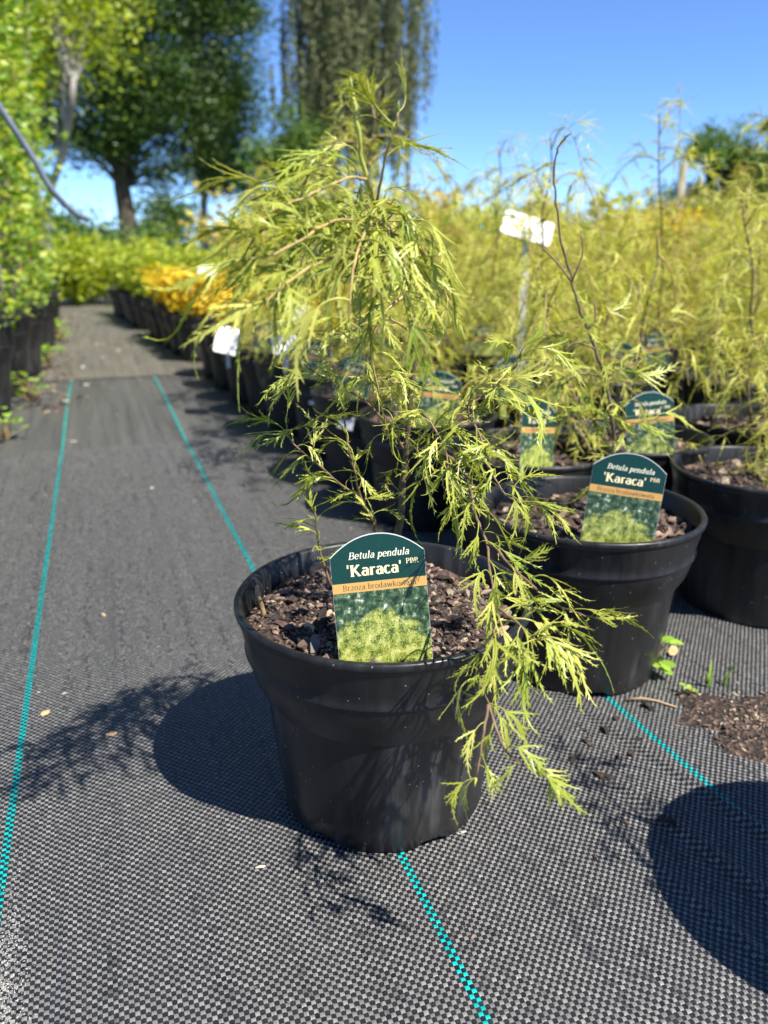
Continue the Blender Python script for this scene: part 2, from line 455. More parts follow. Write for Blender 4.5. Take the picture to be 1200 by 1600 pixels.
# ------------------------------------------------------------------ pots
def pot_meshes(rb, rt, h, collar, n=72):
    """returns body mesh and collar mesh of a nursery pot (rb base radius, rt rim radius, h height)"""
    zc = h - collar
    rm = rt - 0.0180
    b = MB()
    prof = [(0.001, 0.006), (rb * 0.80, 0.006), (rb * 0.84, 0.0), (rb - 0.003, 0.0), (rb, 0.003)]
    for i in range(1, 7):
        u = i / 6
        prof.append((rb + (rm - rb) * u, 0.003 + (zc - 0.003) * u))
    b.lathe(prof, n)
    # raised drainage slots round the foot
    nv = []
    for (x, y, z) in b.v:
        a = math.degrees(math.atan2(y, x)) % 60
        if z < 0.0031 and 4 < a < 19 and math.hypot(x, y) > rb * 0.83: z += 0.0045
        nv.append((x, y, z))
    b.v = nv
    c = MB()
    ri = rt - 0.0065
    prof = [(rm - 0.0006, zc + 0.0014), (rm + 0.0006, zc - 0.0008), (rm + 0.0092, zc - 0.0014), (rm + 0.0099, zc - 0.0012), (rm + 0.0106, zc - 0.0003), (rm + 0.0117, zc + 0.0008), (rm + 0.0119, zc + 0.0017), (rm + 0.0108, zc + 0.0034), (rm + 0.0115, zc + 0.012), (rt - 0.0024, h - 0.009), (rt - 0.0018, h - 0.0066),
            (rt - 0.0004, h - 0.0058), (rt, h - 0.0045), (rt, h - 0.0016), (rt - 0.001, h), (ri + 0.002, h), (ri, h - 0.002),
            (ri - 0.001, h - collar), (ri - 0.006, h - collar - 0.02), (rm - 0.012, h * 0.5)]
    c.lathe(prof, n)
    return b.mesh('pot', M['pot']), c.mesh('collar', M['pot'])

POT_BODY, POT_COLLAR = pot_meshes(0.0845, 0.117, 0.183, 0.040)
BIG_BODY, BIG_COLLAR = pot_meshes(0.115, 0.155, 0.25, 0.06, 48)
PR, PH, SOIL_Z = 0.117, 0.183, 0.160

def chip_mesh(rng, i):
    mb = MB()
    L = rng.uniform(0.75, 1.3); W = rng.uniform(0.35, 0.7); T = rng.uniform(0.16, 0.34)
    vs = []
    for s, k in ((-1, 0.55), (-0.35, 1.0), (0.35, 0.95), (1, 0.5)):
        for a, b_ in ((-1, -1), (1, -1), (0.8, 1), (-0.8, 1)):
            vs.append((s * L * 0.5 + rng.uniform(-.1, .1), a * W * 0.5 * k * rng.uniform(.7, 1.15), b_ * T * 0.5 * k * rng.uniform(.6, 1.2) + 0.1 * math.sin(s * 2 + i)))
    fs = []
    for s in range(3):
        for k in range(4):
            k2 = (k + 1) % 4
            fs.append((s * 4 + k, s * 4 + k2, s * 4 + 4 + k2, s * 4 + 4 + k))
    fs += [(3, 2, 1, 0), (12, 13, 14, 15)]
    mb.add(vs, fs)
    return mb
_rng = random.Random(5)
CHIP_MB = [chip_mesh(_rng, i) for i in range(10)]
CHIPS = [c.mesh('bark_chip', M['chip'], smooth=False) for c in CHIP_MB]

def soil_height(x, y, ph, dome):
    return dome * (1 - (x * x + y * y) / 0.011) + 0.0022 * math.sin(60 * x + ph) * math.cos(53 * y + ph * 1.7) + 0.0016 * math.sin(131 * x + 90 * y + ph)

def soil_mesh(r, z, seed, dome=0.004, slope=(0, 0)):
    rng = random.Random(seed)
    mb = MB(); nr, na = 16, 48
    vs = [(0, 0, z + dome)]
    for i in range(1, nr + 1):
        rr = r * i / nr
        for k in range(na):
            a = 2 * math.pi * k / na
            x, y = rr * math.cos(a), rr * math.sin(a)
            vs.append((x, y, z + soil_height(x, y, seed, dome) + slope[0] * x + slope[1] * y + rng.uniform(-.0012, .0012)))
    fs = [(0, 1 + k, 1 + (k + 1) % na) for k in range(na)]
    for i in range(nr - 1):
        o = 1 + i * na
        for k in range(na):
            k2 = (k + 1) % na
            fs.append((o + k, o + na + k, o + na + k2, o + k2))
    mb.add(vs, fs)
    return mb.mesh('soil', M['soil'])

def mulch_mesh(r, z, seed, count, smin, smax, dome=0.004, slope=(0, 0)):
    rng = random.Random(seed); mb = MB()
    for i in range(count):
        c = rng.choice(CHIP_MB)
        rr = r * math.sqrt(rng.random()); a = rng.uniform(0, 6.283)
        x, y = rr * math.cos(a), rr * math.sin(a)
        s = rng.uniform(smin, smax)
        q = Matrix.Translation((x, y, z + soil_height(x, y, seed, dome) + slope[0] * x + slope[1] * y + s * 0.1)) @ Matrix.Rotation(rng.uniform(0, 6.28), 4, 'Z') @ Matrix.Rotation(rng.gauss(0, 0.45), 4, 'X') @ Matrix.Rotation(rng.gauss(0, 0.35), 4, 'Y') @ Matrix.Scale(s, 4)
        mb.add([q @ Vector(v) for v in c.v], c.f)
    return mb.mesh('bark_mulch', M['chips'], smooth=False)

SOILS = [(soil_mesh(0.1085, SOIL_Z, s), mulch_mesh(0.104, SOIL_Z, s, 260, 0.007, 0.02)) for s in (11, 12, 13, 14)]
BIG_SOIL = soil_mesh(0.147, 0.225, 21)

# ------------------------------------------------------------------ feathery birch leaves
def frames(rng, n, arch, droop, curl):
    """midrib in the xz plane (x forward, z up), chord normalised to unit length along x"""
    x = z = 0.0; pts = [(0.0, 0.0)]
    for i in range(n):
        t = (i + 0.5) / n
        ang = arch * max(0, 1 - t / 0.30) - droop * min(1, max(0, (t - 0.08) / 0.5)) + curl * max(0, (t - 0.62) / 0.38) ** 1.5
        x += math.cos(ang); z += math.sin(ang); pts.append((x, z))
    L = math.hypot(x, z); th = math.atan2(z, x)
    c, s = math.cos(-th), math.sin(-th)
    return [((px * c - pz * s) / L, (px * s + pz * c) / L) for px, pz in pts]

def feather_leaf(rng, fine=True):
    mb = MB()
    n = 18 if fine else 7
    side_curve = rng.uniform(-0.26, 0.26)
    pr = frames(rng, n, rng.uniform(0.5, 1.7), rng.uniform(0.2, 1.1), rng.uniform(-0.9, 1.9))
    pts = []
    for i, (x, z) in enumerate(pr):
        t = i / n
        pts.append(Vector((x, side_curve * math.sin(math.pi * t), z)))
    def at(t):
        u = max(0, min(0.9999, t)) * n; i = int(u); f = u - i
        p = pts[i].lerp(pts[i + 1], f)
        d = (pts[i + 1] - pts[i]).normalized()
        s = d.cross(Vector((0, 0, 1)))
        if s.length < .1: s = Vector((0, -1, 0))
        s.normalize()
        return p, d, s, s.cross(d)
    t0 = rng.uniform(0.2, 0.26)
    # petiole + midrib: three-sided tube, thinning to the tail
    rad = [0.0105 * (1 - 0.85 * i / n) + 0.001 for i in range(n + 1)]
    mb.tube(pts, rad, 3 if not fine else 4, 1, cap=False)
    def blade(path, wid, teeth=0, tside=0):
        """narrow ribbon folded a little along its own midline; path: list of (p, side, up)"""
        vs = []; fs = []
        for (p, s, u), w in zip(path, wid):
            vs += [p - s * w + u * w * 0.35, p, p + s * w + u * w * 0.35]
        for i in range(len(path) - 1):
            a = i * 3
            fs += [(a, a + 1, a + 4, a + 3), (a + 1, a + 2, a + 5, a + 4)]
        mb.add(vs, fs)
        for k in range(teeth):
            f = (k + 0.6 + rng.uniform(-.2, .2)) / (teeth + 0.4) * (len(path) - 1)
            i = min(int(f), len(path) - 2)
            p, s, u = path[i]; q = path[i + 1][0]
            d = (q - p).normalized()
            sg = tside if tside else (1 if k % 2 else -1)
            w = wid[i]
            bp = p.lerp(q, f - i) + s * sg * w * 0.8
            ln = rng.uniform(0.035, 0.06)
            mb.add([bp - d * 0.016, bp + d * 0.014, bp + d * ln * 0.95 + s * sg * ln * 0.62 + u * rng.uniform(-.012, .02)], [(0, 1, 2)])
    # central blade with its tail
    m = 12 if fine else 4
    path = []; wid = []
    for i in range(m + 1):
        t = t0 + (1 - t0) * i / m
        p, d, s, u = at(t); f = i / m
        path.append((p, s, u))
        wid.append(0.002 + 0.030 * min(1, f / 0.12) * (1 - f) ** 0.8)
    blade(path, wid, 9 if fine else 3)
    # side lobes, longest near the base, swept forward
    pairs = rng.choice((2, 3, 3)) if fine else 2
    for i in range(pairs):
        for sg in (-1, 1):
            if rng.random() < 0.12: continue
            t = t0 + 0.015 + 0.13 * i + rng.uniform(-.02, .03)
            p, d, s, u = at(t)
            ln = rng.uniform(0.34, 0.56) * (1 - 0.25 * i)
            ang = rng.uniform(0.28, 0.62)
            bend = rng.uniform(-0.45, 0.5); lift = rng.uniform(-0.7, 0.6)
            k = 7 if fine else 2
            q = p.copy(); path = []; wid = []
            for j in range(k + 1):
                f = j / k
                a = ang + bend * f * f
                dd = (d * math.cos(a) + s * sg * math.sin(a) + u * (lift * f * f - 0.05)).normalized()
                sd = dd.cross(u).normalized()
                path.append((q.copy(), sd, sd.cross(dd)))
                wid.append(0.0015 + 0.021 * (1 - f) ** 0.75 * (0.55 + 0.45 * min(1, f * 4)))
                q = q + dd * ln / k
            blade(path, wid, 7 if fine else 0, 0)
    for sg in (-1, 1):
        for i in range(2 if fine else 1):
            t = t0 + 0.38 + 0.12 * i + rng.uniform(-.03, .03)
            p, d, s, u = at(t); ln = rng.uniform(.08, .16)
            blade([(p, (d * .3 - s * sg).normalized(), u), (p + (d * .8 + s * sg * .45) * ln * .6, (d * .3 - s * sg).normalized(), u), (p + (d * .95 + s * sg * .5) * ln, (d * .3 - s * sg).normalized(), u)], [.012, .009, .001], 0)
    return mb

_rng = random.Random(77)
LEAF_MB = [feather_leaf(_rng, True) for _ in range(34)]
LEAVES = [m.mesh('leaf', [M['hero_leaf'], M['hero_leaf']]) for m in LEAF_MB]
LEAF_LOW = [feather_leaf(_rng, False) for _ in range(14)]

def leaf_matrix(p, d, L, rng, roll=0.5):
    d = d.normalized()
    up = Vector((0, 0, 1))
    s = d.cross(up)
    if s.length < 0.15: s = d.cross(Vector((rng.uniform(-1, 1), rng.uniform(-1, 1), 0.2)))
    s.normalize()
    u = s.cross(d)
    m = Matrix((d, -s, u)).transposed().to_4x4()
    return Matrix.Translation(p) @ m @ Matrix.Rotation(rng.gauss(0, roll), 4, 'X') @ Matrix.Diagonal((L, L * rng.uniform(.8, 1.2), L * rng.uniform(.8, 1.2), 1))

def smooth_path(pts, sub=4):
    """Catmull-Rom through the given points"""
    p = [Vector(q) for q in pts]
    p = [p[0] * 2 - p[1]] + p + [p[-1] * 2 - p[-2]]
    out = []
    for i in range(1, len(p) - 2):
        for k in range(sub):
            t = k / sub
            a, b, c, d = p[i - 1], p[i], p[i + 1], p[i + 2]
            out.append(0.5 * ((2 * b) + (c - a) * t + (2 * a - 5 * b + 4 * c - d) * t * t + (3 * b - a - 3 * c + d) * t ** 3))
    out.append(p[-2])
    return out

def nodes_along(path, spacing):
    out = []; acc = spacing * 0.6
    for a, b in zip(path, path[1:]):
        L = (b - a).length; pos = 0.0
        while acc <= L - pos:
            pos += acc; acc = spacing
            out.append((a.lerp(b, pos / L), (b - a).normalized()))
        acc -= (L - pos)
    return out

HERO_STEM = [(0.2015, 0.5257, 0.1939), (0.2034, 0.5284, 0.2254), (0.2053, 0.527, 0.2547), (0.2083, 0.5274, 0.2901), (0.21, 0.5247, 0.325), (0.2115, 0.5218, 0.3561), (0.2091, 0.5167, 0.3863), (0.2044, 0.5118, 0.4149), (0.1909, 0.4969, 0.438), (0.173, 0.4701, 0.4548), (0.1572, 0.4464, 0.4667), (0.1469, 0.4316, 0.4774), (0.1417, 0.4268, 0.4901), (0.1376, 0.4223, 0.5046), (0.1359, 0.422, 0.5179)]
HERO_BRANCHES = [
    ('shoot_right', [(0.1572, 0.4464, 0.4667), (0.157, 0.4351, 0.4819), (0.1565, 0.4275, 0.4914), (0.1586, 0.4194, 0.5023), (0.1588, 0.4163, 0.5094)], 0.017, (0.03, 0.05), 0.45),
    ('u_left', [(0.173, 0.4701, 0.4548), (0.1466, 0.4356, 0.457), (0.1192, 0.4057, 0.4556), (0.0962, 0.3825, 0.4458), (0.0787, 0.3751, 0.4386), (0.0641, 0.3742, 0.4372)], 0.009, (0.045, 0.066), 0.55),
    ('u_left_top', [(0.1469, 0.4316, 0.4774), (0.1322, 0.4144, 0.4772), (0.1166, 0.4013, 0.4719), (0.0997, 0.3938, 0.4651), (0.0847, 0.3914, 0.459)], 0.0105, (0.042, 0.06), 0.5),
    ('u_left_low', [(0.1878, 0.4935, 0.4412), (0.1518, 0.4401, 0.4435), (0.1218, 0.4042, 0.4384), (0.0989, 0.3824, 0.4326), (0.0838, 0.3736, 0.4242), (0.0718, 0.3694, 0.4159)], 0.01, (0.045, 0.062), 0.75),
    ('u_mid', [(0.1678, 0.4626, 0.4599), (0.139, 0.4133, 0.4497), (0.1244, 0.3854, 0.4354), (0.119, 0.3764, 0.4205), (0.1181, 0.3774, 0.4066)], 0.012, (0.045, 0.06), 0.9),
    ('u_front', [(0.173, 0.4701, 0.4548), (0.1588, 0.4275, 0.4468), (0.1505, 0.3972, 0.432), (0.1514, 0.3862, 0.4179), (0.1543, 0.386, 0.4049)], 0.012, (0.045, 0.06), 0.8),
    ('u_right', [(0.1572, 0.4464, 0.4667), (0.1617, 0.4334, 0.4661), (0.1681, 0.4221, 0.4568), (0.1757, 0.4195, 0.4417), (0.1827, 0.4221, 0.4244)], 0.012, (0.042, 0.058), 0.7),
    ('u_right_mid', [(0.2044, 0.5118, 0.4149), (0.2142, 0.5105, 0.4212), (0.2232, 0.5002, 0.4172), (0.2258, 0.4893, 0.4052)], 0.014, (0.03, 0.045), 0.5),
    ('u_left_mid', [(0.2091, 0.5167, 0.3863), (0.1862, 0.5007, 0.397), (0.1632, 0.4865, 0.3966), (0.1456, 0.4792, 0.3898), (0.133, 0.4803, 0.3801)], 0.016, (0.035, 0.05), 0.6),
    ('m_upper', [(0.2089, 0.5276, 0.2975), (0.1945, 0.5253, 0.3173), (0.1758, 0.5227, 0.338), (0.1575, 0.5221, 0.3493), (0.1446, 0.5239, 0.357), (0.1344, 0.5247, 0.3645), (0.1322, 0.5223, 0.3711)], 0.02, (0.035, 0.052), 0.4),
    ('m_pink', [(0.2044, 0.5118, 0.4149), (0.1808, 0.4987, 0.4014), (0.1721, 0.5, 0.3806), (0.1778, 0.5046, 0.3523), (0.1855, 0.51, 0.3281), (0.1909, 0.5127, 0.3098)], 0.022, (0.03, 0.045), 0.5),
    ('m_lower', [(0.1895, 0.5225, 0.2106), (0.1826, 0.5252, 0.2423), (0.1673, 0.523, 0.2677), (0.1547, 0.5203, 0.2787), (0.1414, 0.5187, 0.2921), (0.1269, 0.5175, 0.3055), (0.1176, 0.5194, 0.317), (0.1155, 0.5183, 0.3274)], 0.02, (0.035, 0.055), 0.4),
    ('m_inner', [(0.1826, 0.5252, 0.2423), (0.1686, 0.5206, 0.2718), (0.1664, 0.518, 0.2841), (0.1625, 0.519, 0.2987), (0.1599, 0.5222, 0.3205), (0.1581, 0.5219, 0.3338)], 0.022, (0.03, 0.05), 0.5),
    ('m_base', [(0.146, 0.5169, 0.1979), (0.1384, 0.5177, 0.2238), (0.1354, 0.5174, 0.2416), (0.1336, 0.516, 0.2612)], 0.016, (0.025, 0.04), 0.4),
    ('m_side', [(0.2115, 0.5218, 0.3561), (0.1963, 0.5143, 0.3511), (0.1864, 0.5141, 0.3562), (0.1737, 0.5119, 0.3527)], 0.016, (0.03, 0.045), 0.4),
    ('r_main', [(0.2072, 0.5228, 0.2763), (0.2152, 0.502, 0.3045), (0.2313, 0.4928, 0.3264), (0.2401, 0.4879, 0.3373), (0.2547, 0.4808, 0.348), (0.2618, 0.4765, 0.359), (0.2676, 0.4731, 0.3645), (0.2702, 0.4722, 0.3711)], 0.017, (0.035, 0.055), 0.5),
    ('r_second', [(0.2401, 0.4879, 0.3373), (0.238, 0.4809, 0.3314), (0.2401, 0.4714, 0.3227), (0.2413, 0.461, 0.3105), (0.2423, 0.4503, 0.2972), (0.2466, 0.4389, 0.2854), (0.2555, 0.428, 0.2796)], 0.013, (0.035, 0.055), 0.7),
    ('r_center', [(0.2103, 0.5241, 0.3299), (0.2131, 0.5004, 0.3294), (0.2179, 0.4821, 0.3144), (0.2181, 0.4708, 0.2987), (0.2121, 0.4619, 0.2833)], 0.014, (0.035, 0.055), 0.6),
    ('r_cascade', [(0.2152, 0.502, 0.3045), (0.2222, 0.4824, 0.3038), (0.2257, 0.4619, 0.2971), (0.2246, 0.4479, 0.2883), (0.223, 0.4389, 0.2772), (0.2238, 0.4293, 0.2671), (0.2245, 0.4205, 0.2588), (0.2176, 0.4026, 0.2488), (0.2121, 0.3844, 0.2396), (0.2049, 0.3673, 0.2315), (0.193, 0.355, 0.2228), (0.1836, 0.3461, 0.2135), (0.1829, 0.3402, 0.2057), (0.1845, 0.3347, 0.1982)], 0.015, (0.035, 0.055), 0.75),
    ('r_reach', [(0.2245, 0.4205, 0.2588), (0.2271, 0.4139, 0.2587), (0.2291, 0.3997, 0.2523), (0.2342, 0.3846, 0.2466), (0.2415, 0.3676, 0.2381), (0.2506, 0.3554, 0.2352), (0.26, 0.3459, 0.2338)], 0.016, (0.034, 0.05), 0.5),
    ('r_drop', [(0.2079, 0.3736, 0.2365), (0.2128, 0.3632, 0.2342), (0.2169, 0.3533, 0.2298), (0.22, 0.3465, 0.2263)], 0.008, (0.035, 0.058), 0.8),
    ('r_tail_left', [(0.1845, 0.3347, 0.1982), (0.1787, 0.328, 0.1891), (0.1744, 0.3225, 0.1791), (0.1688, 0.3165, 0.1659)], 0.017, (0.025, 0.038), 1.0),
    ('r_tail_right', [(0.1845, 0.3347, 0.1982), (0.184, 0.3236, 0.1886), (0.1857, 0.3155, 0.1803), (0.1904, 0.3078, 0.1761), (0.1968, 0.302, 0.1727)], 0.017, (0.025, 0.038), 0.8),
]
HERO_LEAVES = [
    ('shoot_right', [(0.1566, 0.4278, 0.4923), (0.178, 0.4029, 0.4914)]),
    ('shoot_right', [(0.1415, 0.4277, 0.508), (0.1627, 0.4095, 0.4946)]),
    ('u_left_top', [(0.1322, 0.4144, 0.4772), (0.085, 0.3902, 0.4717)]),
    ('u_left_top', [(0.1228, 0.4053, 0.4738), (0.0758, 0.3847, 0.4627)]),
    ('u_left_top', [(0.1401, 0.4262, 0.4869), (0.1098, 0.4184, 0.4814)]),
    ('u_left', [(0.0787, 0.3751, 0.4386), (0.0506, 0.3701, 0.4276)]),
    ('u_left', [(0.0641, 0.3742, 0.4372), (0.0433, 0.3755, 0.4353)]),
    ('u_left', [(0.0858, 0.3791, 0.4414), (0.0584, 0.3818, 0.4526)]),
    ('u_left', [(0.0992, 0.3818, 0.4467), (0.0655, 0.387, 0.4584)]),
    ('u_left_low', [(0.0838, 0.3736, 0.4242), (0.0522, 0.369, 0.4106)]),
    ('u_left_low', [(0.0718, 0.3694, 0.4159), (0.0465, 0.3666, 0.398)]),
    ('u_left_low', [(0.0958, 0.383, 0.4311), (0.0687, 0.3719, 0.404)]),
    ('u_front', [(0.1586, 0.427, 0.4451), (0.1693, 0.3867, 0.4061)]),
    ('u_mid', [(0.1319, 0.4028, 0.4447), (0.1526, 0.3818, 0.4069)]),
    ('u_right', [(0.1709, 0.4193, 0.4517), (0.1858, 0.4074, 0.418)]),
    ('u_right', [(0.1617, 0.4334, 0.4661), (0.1807, 0.4059, 0.44)]),
    ('u_right', [(0.1584, 0.4368, 0.4722), (0.1755, 0.4143, 0.4582)]),
    ('m_upper', [(0.1344, 0.5247, 0.3645), (0.1034, 0.5181, 0.346)]),
    ('m_upper', [(0.1446, 0.5239, 0.357), (0.1021, 0.517, 0.3259)]),
    ('m_upper', [(0.133, 0.5245, 0.3655), (0.1215, 0.5291, 0.3794)]),
    ('m_lower', [(0.1176, 0.5194, 0.317), (0.0776, 0.5178, 0.3034)]),
    ('m_lower', [(0.1178, 0.5199, 0.3187), (0.141, 0.5217, 0.3313)]),
    ('m_lower', [(0.1269, 0.5175, 0.3055), (0.0947, 0.5118, 0.2882)]),
    ('m_lower', [(0.1343, 0.5179, 0.2982), (0.1002, 0.5134, 0.2825)]),
    ('m_lower', [(0.1154, 0.5179, 0.3261), (0.1126, 0.5174, 0.3376)]),
    ('m_inner', [(0.1589, 0.5196, 0.3061), (0.1293, 0.5176, 0.2926)]),
    ('m_inner', [(0.1658, 0.5177, 0.2891), (0.1836, 0.5062, 0.2685)]),
    ('m_base', [(0.1354, 0.5174, 0.2416), (0.1013, 0.5254, 0.2546)]),
    ('m_base', [(0.135, 0.5164, 0.2385), (0.1115, 0.5211, 0.2373)]),
    ('r_main', [(0.2622, 0.477, 0.3576), (0.2341, 0.4838, 0.3669)]),
    ('r_main', [(0.2551, 0.4808, 0.3485), (0.2611, 0.4371, 0.2953)]),
    ('r_main', [(0.2658, 0.4734, 0.3637), (0.287, 0.4608, 0.3717)]),
    ('r_second', [(0.2555, 0.428, 0.2796), (0.2641, 0.4012, 0.2606)]),
    ('r_second', [(0.2574, 0.427, 0.2788), (0.2783, 0.3906, 0.2613)]),
    ('r_second', [(0.2494, 0.4349, 0.2836), (0.279, 0.4208, 0.2993)]),
    ('r_reach', [(0.26, 0.3459, 0.2338), (0.2782, 0.3321, 0.2388)]),
    ('r_reach', [(0.2416, 0.3679, 0.2388), (0.2616, 0.3509, 0.2431)]),
    ('r_reach', [(0.2481, 0.3564, 0.2352), (0.2608, 0.3361, 0.2165)]),
    ('r_reach', [(0.2411, 0.3667, 0.2351), (0.2158, 0.3681, 0.2292)]),
    ('r_drop', [(0.22, 0.3465, 0.2263), (0.2396, 0.3091, 0.1983)]),
    ('r_drop', [(0.2225, 0.3456, 0.2263), (0.2424, 0.3301, 0.2284)]),
    ('r_drop', [(0.2184, 0.3496, 0.2271), (0.2318, 0.3154, 0.192)]),
    ('r_drop', [(0.2169, 0.3533, 0.2298), (0.2101, 0.3193, 0.1811)]),
    ('r_drop', [(0.2209, 0.3468, 0.2281), (0.2483, 0.3305, 0.2353)]),
    ('r_tail_left', [(0.1688, 0.3165, 0.1659), (0.1533, 0.3053, 0.1472)]),
    ('r_tail_left', [(0.1713, 0.3189, 0.1719), (0.1718, 0.3053, 0.1566)]),
    ('r_tail_right', [(0.1968, 0.302, 0.1727), (0.2181, 0.2793, 0.1559)]),
    ('r_tail_right', [(0.1939, 0.3047, 0.1741), (0.2048, 0.2846, 0.1572)]),
    ('r_tail_right', [(0.1904, 0.3078, 0.1761), (0.17, 0.3068, 0.1684)]),
    ('r_cascade', [(0.2241, 0.4466, 0.2842), (0.1993, 0.4375, 0.2651)]),
    ('r_cascade', [(0.1838, 0.3458, 0.2128), (0.1708, 0.3415, 0.2034)]),
]
NEIGHBOUR_STEM = [(0.4793, 0.6383, 0.2003), (0.4853, 0.6451, 0.2256), (0.4911, 0.6532, 0.2539), (0.486, 0.6558, 0.2874), (0.4834, 0.6679, 0.3185), (0.4713, 0.6715, 0.3478), (0.4631, 0.6757, 0.3667), (0.4548, 0.6809, 0.3884), (0.4474, 0.6867, 0.4129), (0.4402, 0.6945, 0.443), (0.4326, 0.6987, 0.4784), (0.4304, 0.7033, 0.5046), (0.4314, 0.7056, 0.5275), (0.4358, 0.7029, 0.5402), (0.4423, 0.6976, 0.5476)]
NEIGHBOUR_TWIGS = [[(0.4474, 0.6867, 0.4129), (0.4573, 0.6862, 0.437), (0.4555, 0.6887, 0.4579)], [(0.4474, 0.6867, 0.4129), (0.4329, 0.6929, 0.431), (0.4154, 0.6996, 0.4477)], [(0.4631, 0.6757, 0.3667), (0.4684, 0.6716, 0.3763), (0.4663, 0.6734, 0.3948)], [(0.4834, 0.6679, 0.3185), (0.5096, 0.6629, 0.331), (0.5257, 0.6593, 0.3372)], [(0.486, 0.6558, 0.2874), (0.5087, 0.6509, 0.2967), (0.52, 0.6435, 0.2874)], [(0.4834, 0.6679, 0.3185), (0.4591, 0.6779, 0.3217), (0.4357, 0.6808, 0.3061)], [(0.4713, 0.6715, 0.3478), (0.4537, 0.6801, 0.3539), (0.4378, 0.6777, 0.3465)], [(0.4918, 0.6552, 0.2602), (0.5189, 0.6499, 0.2729), (0.5349, 0.6452, 0.276)], [(0.492, 0.6597, 0.2729), (0.4723, 0.6679, 0.276), (0.4537, 0.6631, 0.2749)]]


# ------------------------------------------------------------------ the birch in front
HP = Vector((0.190, 0.526, 0.0022))
hero = thing('potted_birch', 'weeping feathery lime-green birch in black pot standing alone on the teal line', 'potted plant', HP, 0)
hb = ob('pot', POT_BODY, hero, rot=(0, 0, R(207)))
ob('collar', POT_COLLAR, hb)
HSOIL = 0.162
soil = ob('soil', soil_mesh(0.1085, HSOIL, 7, 0.004), hero)
rng = random.Random(41)
ob('bark_mulch', mulch_mesh(0.106, HSOIL, 7, 2600, 0.0022, 0.0065), soil, kind='stuff')
for i in range(290):
    rr = 0.100 * math.sqrt(rng.random()); a = rng.uniform(0, 6.283)
    x, y = rr * math.cos(a), rr * math.sin(a)
    s = rng.choice((0.005, 0.006, 0.007, 0.008, 0.009, 0.011, 0.015)) * rng.uniform(.8, 1.2)
    c = ob('bark_chip', rng.choice(CHIPS), soil, (x, y, HSOIL + soil_height(x, y, 7, .004) + s * 0.14 + 0.001), (rng.gauss(0, .5), rng.gauss(0, .4), rng.uniform(0, 6.28)))
    c.scale = (s * rng.uniform(.9, 1.3), s, s * rng.uniform(.8, 1.3))

def taper(n, r0, r1):
    return [r0 + (r1 - r0) * (i / (n - 1)) ** 0.8 for i in range(n)]

def stem_tube(path, r0, r1, rng, knob=0.0, n=7):
    rad = taper(len(path), r0, r1)
    mb = MB()
    mb.tube(path, [r * (1 + knob * rng.uniform(-1, 1)) for r in rad], n)
    return mb

rng = random.Random(2024)
path = [p - HP for p in smooth_path(HERO_STEM)]
path = [p + Vector((rng.gauss(0, .0005), rng.gauss(0, .0005), 0)) for p in path]
ci = 4 * 9
stem = ob('stem', stem_tube(path[:ci + 1], 0.0034, 0.0015, rng, 0.12, 8).mesh('stem', M['stem_dark']), hero)
leader = ob('leader', stem_tube(path[ci:], 0.00145, 0.0011, rng, 0.1, 7).mesh('leader', M['shoot']), hero)
# leaf buds at the tip
def bud_mesh(L=0.012):
    mb = MB(); mb.tube([(0, 0, 0), (0.0003, 0, L * .25), (0.0002, 0, L * .6), (0.0006, 0, L)], [0.0007, L * .16, L * .12, 0.0002], 7)
    return mb.mesh('bud', M['hero_leaf'])
BUD = bud_mesh()
def add_bud(parent, p, d, s=1.0):
    o = ob('bud', BUD, parent)
    o.matrix_local = Matrix.Translation(p) @ d.to_track_quat('Z', 'Y').to_matrix().to_4x4() @ Matrix.Scale(s, 4)
    return o
add_bud(leader, path[-1], Vector((-.1, 0, 1)), .6)
nleaf = 0
def put_leaf(parent, p, d, L, rng, roll=0.5):
    o = ob('leaf', rng.choice(LEAVES), parent)
    o.matrix_local = leaf_matrix(p, d, L, rng, roll)
    return o
camdir = Vector((0.34, 0.94, 0)); LEFT = Vector((-.94, .34, 0))
branches = {}
for name, pts, sp, (l0, l1), grav in HERO_BRANCHES:
    pth = [p - HP for p in smooth_path(pts)]
    pth = [p + Vector((rng.gauss(0, .00022), rng.gauss(0, .00022), rng.gauss(0, .0002))) for p in pth]
    L = sum((b - a).length for a, b in zip(pth, pth[1:]))
    br = ob('branch', stem_tube(pth, (0.0008 + 0.0016 * L) if name[0] in 'us' else (0.0010 + 0.0022 * L), 0.0005, rng, 0.12, 6).mesh('branch', M['twig_young'] if name[0] in 'us' or name in ('m_pink',) else M['twig']), hero)
    branches[name] = br
    flip = 1
    for i, (p, t) in enumerate(nodes_along(pth, sp)):
        if i == 0 and L > 0.05: continue
        side = t.cross(camdir)
        if side.length < 0.2: side = Vector((0.94, -0.34, 0))
        side.normalize()
        flip = -flip
        bias = LEFT * .75 if name.startswith('u_left') else (LEFT * .45 if name[0] == 'm' else (-LEFT * .3 if name[0] == 'r' else Vector()))
        v = bias + side * flip * rng.uniform(.4, 1) + camdir * rng.uniform(-.7, .45)
        d = t * rng.uniform(.35, .8) + v * .75 + Vector((0, 0, -grav * rng.uniform(.6, 1.1)))
        put_leaf(br, p, d, rng.uniform(l0, l1), rng); nleaf += 1
    put_leaf(br, pth[-1], (pth[-1] - pth[-3]) + Vector((0, 0, -.3 * grav * .01)), l0, rng); nleaf += 1
    add_bud(br, pth[-1], pth[-1] - pth[-3], 0.45)
for name, (a, b) in HERO_LEAVES:
    a = Vector(a) - HP; b = Vector(b) - HP
    put_leaf(branches[name], a, b - a, (b - a).length * rng.uniform(.97, 1.03), rng, 0.35); nleaf += 1
